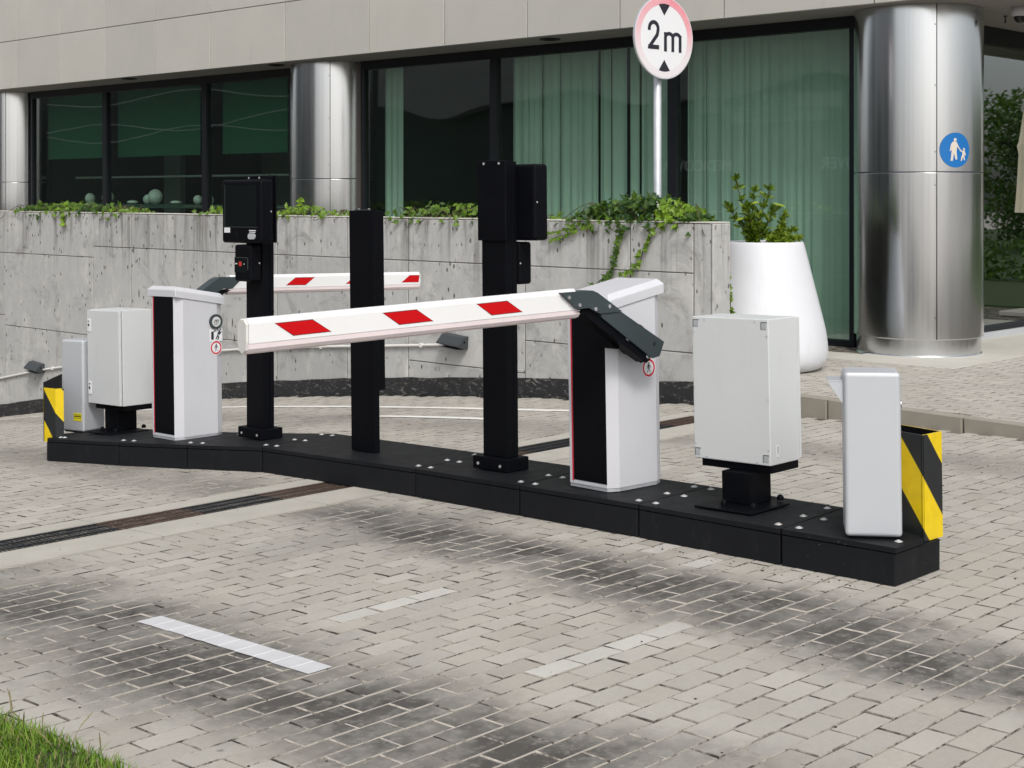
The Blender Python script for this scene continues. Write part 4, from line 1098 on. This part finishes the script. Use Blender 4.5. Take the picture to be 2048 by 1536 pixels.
# ================================================================ IVY
def ivy(label, seed, y0, y1, hump, n, spill, bright, vines=(), big=.075):
    r4 = random.Random(seed); t = thing('ivy', label, 'ivy', (9.85, (y0 + y1) / 2, 1.24), 0, 0, 'ivy along the top of the wall')
    lf = MB(); st = MB()
    nz = max(3, int((y1 - y0) / .12))
    for k in range(nz):
        ya = y0 + (y1 - y0) * (k + r4.random()) / nz
        pp = interp([(9.93, ya, 1.22), (9.88, ya + r4.uniform(-.1, .1), 1.31), (9.78, ya + r4.uniform(-.2, .2), 1.30 + hump * .6), (9.66 - r4.uniform(0, .06), ya + r4.uniform(-.25, .25), 1.29 - spill * r4.random())], 8)
        st.tube(pp, .0035, 5)
    for i in range(n):
        f = r4.random(); y = y0 + (y1 - y0) * f
        env = (1 - abs(2 * f - 1) ** 2.2) * (.55 + .6 * abs(mnoise.noise((y * 2.7, seed, 0))) + .2)
        x = r4.uniform(9.62, 10.02); z = 1.30 + hump * env * r4.random() ** .8
        if x < 9.66: z = 1.30 - spill * r4.random() ** 1.6 + .03
        b = bright(f) + r4.uniform(-.2, .22)
        d = (rv(r4) + Vector((-.5, 0, -.25))).normalized()
        leaf_at(lf, Vector((x, y, z)), d, Vector((-.55, -.35, .8)) + rv(r4) * .55, big * r4.uniform(.55, 1.1), big * .62 * r4.uniform(.7, 1.05), b, 'ivy')
    for pts, cnt, br_ in vines:
        pp = interp(pts, 24); st.tube(pp, .004, 5)
        for i in range(cnt):
            p = Vector(pp[min(24, int(25 * (i + r4.random()) / cnt))])
            leaf_at(lf, p + Vector((-.008, r4.uniform(-.012, .012), 0)), Vector((-.25, r4.uniform(-1, 1), -.7 + r4.random())), Vector((-.9, -.3, .45)) + rv(r4) * .35, big * r4.uniform(.5, 1.0), big * .6 * r4.uniform(.6, 1), br_ + r4.uniform(-.18, .22), 'ivy')
    obj('stems', st, M['vine'], t, world=True, fix=False)
    o = obj('leaves', lf, M['ivy'], t, world=True, fix=False); tag(o, kind='stuff')
ivy('thick ivy clump with two long trailing vines at the right end of the wall', 21, 7.13, 8.45, .24, 900, .13, lambda f: .72 if .08 < f < .30 else .13,
    ([[(9.70, 7.9, 1.32), (9.638, 7.87, 1.22), (9.632, 7.90, 1.08), (9.632, 7.93, .96), (9.632, 7.985, .84), (9.632, 8.06, .755), (9.632, 8.14, .735)], 64, .25],
     [[(9.70, 7.45, 1.32), (9.638, 7.51, 1.24), (9.632, 7.56, 1.14), (9.632, 7.62, 1.08), (9.632, 7.66, .97), (9.632, 7.74, .90), (9.632, 7.85, .865)], 32, .5],
     [[(9.70, 8.15, 1.31), (9.636, 8.35, 1.25), (9.632, 8.55, 1.20), (9.632, 8.75, 1.165)], 20, .45],
     [[(9.70, 8.1, 1.30), (9.636, 8.28, 1.23), (9.632, 8.45, 1.17), (9.632, 8.62, 1.135)], 14, .55]))
ivy('bright ivy clump on the wall between two tall black posts', 22, 9.45, 10.75, .15, 190, .09, lambda f: .30 if f > .5 else .48)
ivy('small tuft of ivy just right of the tall rear facing terminal', 23, 8.72, 9.1, .06, 34, .02, lambda f: .4)
ivy('pale ivy clump behind the ticket terminal with the screen', 24, 11.6, 12.85, .10, 150, .05, lambda f: .55,
    ([[(9.85, 12.3, 1.32), (9.84, 12.33, 1.38), (9.84, 12.35, 1.44), (9.83, 12.3, 1.47)], 12, .8],), .07)
ivy('short ivy tuft left of the screen terminal', 25, 13.25, 13.95, .06, 60, .03, lambda f: .5)
ivy('long low ivy clump at the left end of the wall', 26, 15.3, 18.2, .13, 420, .10, lambda f: .34 + .22 * math.sin(f * 14),
    ([[(9.7, 16.8, 1.31), (9.64, 16.78, 1.22), (9.635, 16.74, 1.12)], 14, .85],), .085)
e = thing('ivy', 'sparse ivy strand hanging down the end of the wall beside the planter', 'ivy', (9.9, 6.95, 1.0), 0, 0, 'ivy along the top of the wall')
lf = MB(); st = MB(); r4 = random.Random(31); pp = interp([(9.893, 6.965, .95), (9.893, 6.955, .8), (9.895, 6.945, .66), (9.893, 6.94, .54), (9.89, 6.93, .45)], 16); st.tube(pp, .004, 5)
for i in range(26):
    p = Vector(pp[min(16, int(17 * (i / 26) ** .6))]); leaf_at(lf, p, rv(r4) + Vector((0, -.6, -.3)), Vector((-.6, -.7, .3)) + rv(r4) * .4, .05 * r4.uniform(.5, 1.), .03, .45 + r4.uniform(-.3, .4), 'ivy')
obj('stems', st, M['vine'], e, world=True, fix=False); tag(obj('leaves', lf, M['ivy'], e, world=True, fix=False), kind='stuff')

# ================================================================ GRASS CORNER
edge = [(2.25, 6.0), (2.15, 4.9), (2.135, 4.17), (2.17, 3.86), (2.16, 3.48), (2.0, 3.0), (1.75, 2.6)]
tag(obj('lawn_soil', MB().prism([(x - .02, y) for x, y in edge] + [(.2, 2.6), (.2, 6.0)], lambda x, y: G(y) - .05, lambda x, y: G(y) + .012), M['soil']), kind='structure')
gr_ = MB(); dry = MB(); r5 = random.Random(5)
def edge_x(y):
    for (xa, ya), (xb, yb) in zip(edge, edge[1:]):
        if yb <= y <= ya: return xb + (xa - xb) * (y - yb) / (ya - yb)
    return 2.0
def blade(mb, x, y, h, wd, lean, tone):
    a = r5.uniform(0, 6.28); dx, dy = math.cos(a), math.sin(a); z = G(y); px_, py_ = -dy * wd, dx * wd
    pts = []
    for q, wq in ((0, 1), (.45, .8), (.8, .5), (1, .06)):
        o = lean * q * q; pts += [(x + dx * o + px_ * wq, y + dy * o + py_ * wq, z + h * q * (1 - .25 * q * lean / h)), (x + dx * o - px_ * wq, y + dy * o - py_ * wq, z + h * q * (1 - .25 * q * lean / h))]
    mb.add(pts, [(0, 1, 3, 2), (2, 3, 5, 4), (4, 5, 7, 6)], tone=max(.001, min(1, tone)), smooth=True)
n = 0
while n < 21000:
    y = r5.uniform(3.0, 5.6); x = edge_x(y) - abs(r5.gauss(0, .38)) + r5.uniform(-.01, .02)
    if x < 1.2: continue
    u, v, d_ = cam_px(x, y, G(y))
    if not (-60 < u < 200 and v < 830): n += 1; continue
    cl = mnoise.noise((x * 6, y * 6, 1.)); hh = r5.uniform(.026, .06) * (1 + .5 * cl)
    blade(gr_ if r5.random() > .10 else dry, x, y, hh, r5.uniform(.0014, .0026), hh * r5.uniform(.2, 1.0), .45 + .4 * cl + r5.uniform(-.35, .35)); n += 1
tag(obj('grass', gr_, M['grass'], fix=False), kind='stuff')
tag(obj('dry_grass', dry, M['straw'], fix=False), kind='stuff')
stalk = MB()
for i in range(17):
    y = r5.uniform(3.25, 4.5); x = edge_x(y) - r5.uniform(-.04, .10); h = r5.uniform(.05, .12); a = r5.uniform(0, 6.28); l = r5.uniform(.0, .08)
    z = G(y); p = [(x, y, z), (x + math.cos(a) * l * .3, y + math.sin(a) * l * .3, z + h * .5), (x + math.cos(a) * l, y + math.sin(a) * l, z + h)]
    stalk.tube(interp(p, 5), [.0011, .001, .001, .0018, .0022, .0008], 4, tone=0)
tag(obj('grass_stalks', stalk, M['straw'], fix=False), kind='stuff')

# ================================================================ ACROSS THE LANE (seen only in reflections)
ob = thing('opposite_building', 'long office block across the lane with wavy pale fascia', 'building', (-15, 50, -1.8))
mb = MB(); pts = []
for i in range(81):
    y = 17 + i * .36; z = 4.9 + .32 * math.sin((y - 22) * .55) + .12 * math.sin(y * 1.3)
    pts.append((y, z))
for (a, za), (b, zb_) in zip(pts, pts[1:]):
    mb.loft([[(-15, a, za), (-16, a, za), (-16, a, 11), (-15, a, 11)], [(-15, b, zb_), (-16, b, zb_), (-16, b, 11), (-15, b, 11)]], cap=False)
obj('fascia', mb, M['opp'], ob, world=True)
obj('body', MB().box((-30, 17, -2), (-15.6, 93, 11)), M['oppdark'], ob, world=True)
def sign_board(y0, y1, z0, z1, text, size, tz, dark=True):
    o = obj('sign_board', MB().box((-15.5, y0, z0), (-15.3, y1, z1)), M['opp'] if dark else M['oppdark'], ob, world=True)
    cu = bpy.data.curves.new('sign_letters', 'FONT'); cu.body = text; cu.size = size; cu.extrude = .02; cu.align_x = 'CENTER'
    dg = bpy.data.objects.new('tmp', cu); C.objects.link(dg)
    bpy.context.view_layer.update()
    me = bpy.data.meshes.new_from_object(dg.evaluated_get(bpy.context.evaluated_depsgraph_get())); bpy.data.objects.remove(dg)
    me.materials.clear(); me.materials.append(M['oppdark'] if dark else M['signwhite'])
    l = bpy.data.objects.new('sign_letters', me); C.objects.link(l); l.parent = o
    l.location = (-15.26, (y0 + y1) / 2 + .3, tz); l.rotation_euler = (R(90), 0, R(90))
sign_board(24.4, 30.0, 4.25, 4.75, 'MEDICOVER', .5, 4.33)
sign_board(25.0, 28.6, 3.85, 4.2, 'MEDICOVER', .32, 3.92)
sign_board(28.0, 31.3, 2.0, 3.2, 'MEDICOVER', .52, 2.3, False)
sign_board(21.6, 25.2, 2.0, 3.2, 'MEDICOVER', .52, 2.3, False)
for k in range(9):
    z = 3.2 + .42 * k; ph = k % 2
    pts = [(-15.2, 48 + i * .8, z + .25 * math.sin(i * .33 + ph * 3.14)) for i in range(40)]
    if k in (3, 4, 7): obj('wavy_strip', MB().tube([(a, b, c + .12 * math.sin(b * .21 + k)) for a, b, c in pts], .018, 5), M['signwhite'], ob, world=True, fix=False)
r6 = random.Random(8)
def tree(x, y, h, label, n=6500, sp=1.9):
    t = thing('tree', label, 'tree', (x, y, -.05), 0, 0, 'trees beyond the corner glazing, seen mirrored')
    mb = MB().tube([(0, 0, 0), (.05, 0, h * .3), (-.05, .1, h * .65), (0, 0, h * .9)], [.16, .12, .07, .02], 8)
    for i in range(6):
        a = i * 1.05; mb.tube([(0, 0, h * (.25 + .08 * i)), (math.cos(a) * sp * .4, math.sin(a) * sp * .4, h * (.4 + .07 * i)), (math.cos(a) * sp * .8, math.sin(a) * sp * .8, h * (.5 + .06 * i))], [.06, .04, .015], 6)
    obj('trunk', mb, M['bark'], t, fix=False)
    cl = [(Vector((r6.gauss(0, sp * .5), r6.gauss(0, sp * .5), h * r6.uniform(.12, .92))), r6.uniform(.4, .9)) for _ in range(44)]
    lf = MB()
    for i in range(n):
        c, rr = r6.choice(cl); p = c + rv(r6) * rr * r6.uniform(.6, 1.05)
        s = r6.uniform(.06, .11); leaf_at(lf, p, rv(r6), rv(r6), s * 1.6, s, .3 + r6.uniform(-.3, .4))
    tag(obj('crown', lf, M['tree'], t, fix=False), kind='stuff')
for i, (x, y, h, l) in enumerate(((34, -5.5, 4.0, 'broad green tree, nearest of the row mirrored in the corner glazing'), (38, -3.0, 4.3, 'dense green tree second in the mirrored row'), (42, -1.0, 4.4, 'tall green tree third in the mirrored row'), (37.5, -7.5, 3.9, 'low green tree behind the mirrored row'), (46, 1.0, 4.6, 'dark green tree at the far end of the mirrored row'), (33, -9.5, 4.4, 'leafy tree standing apart at the near end of the row'))):
    tree(x, y, h, l)
struct('lawn_beyond', MB().box((18.5, -14, SZ - .05), (60, 6.6, SZ + .02)), simple('mown_lawn', (.035, .06, .015), .9, 0, .25, 8, .5, 60))
hd = MB()
for i in range(2600):
    s = r6.uniform(.05, .1); leaf_at(hd, Vector((24 + r6.uniform(-.5, .5) + 0, r6.uniform(-6, 6.0), r6.uniform(-.1, .75))), rv(r6), rv(r6), s * 1.6, s, .3 + r6.uniform(-.2, .3))
tag(obj('hedge', hd, M['tree'], fix=False), 'low clipped hedge mirrored at the foot of the corner glazing', 'hedge')
pr_ = thing('closed_parasol', 'closed beige parasol mirrored in the corner glazing', 'parasol', (17.47, 6.15, SZ))
obj('pole', MB().lathe([(.025, 0), (.025, 2.85), (.0001, 2.86)], (0, 0, 0), 10), M['galv'], pr_)
cn = MB(); rings = []
for z, r_ in ((2.78, .03), (2.5, .09), (2.1, .15), (2.06, .17), (1.95, .15), (1.6, .17), (1.25, .20)):
    rings.append([((r_ + .03 * math.cos(i * 2 * math.pi / 3)) * math.cos(2 * math.pi * i / 24), (r_ + .03 * math.cos(i * 2 * math.pi / 3)) * math.sin(2 * math.pi * i / 24), z) for i in range(24)])
obj('canopy', cn.loft(rings, False, smooth=True), M['canvas'], pr_)
obj('foot', MB().box((-.3, -.3, 0), (.3, .3, .06)), M['granite'], pr_, .01, 1)
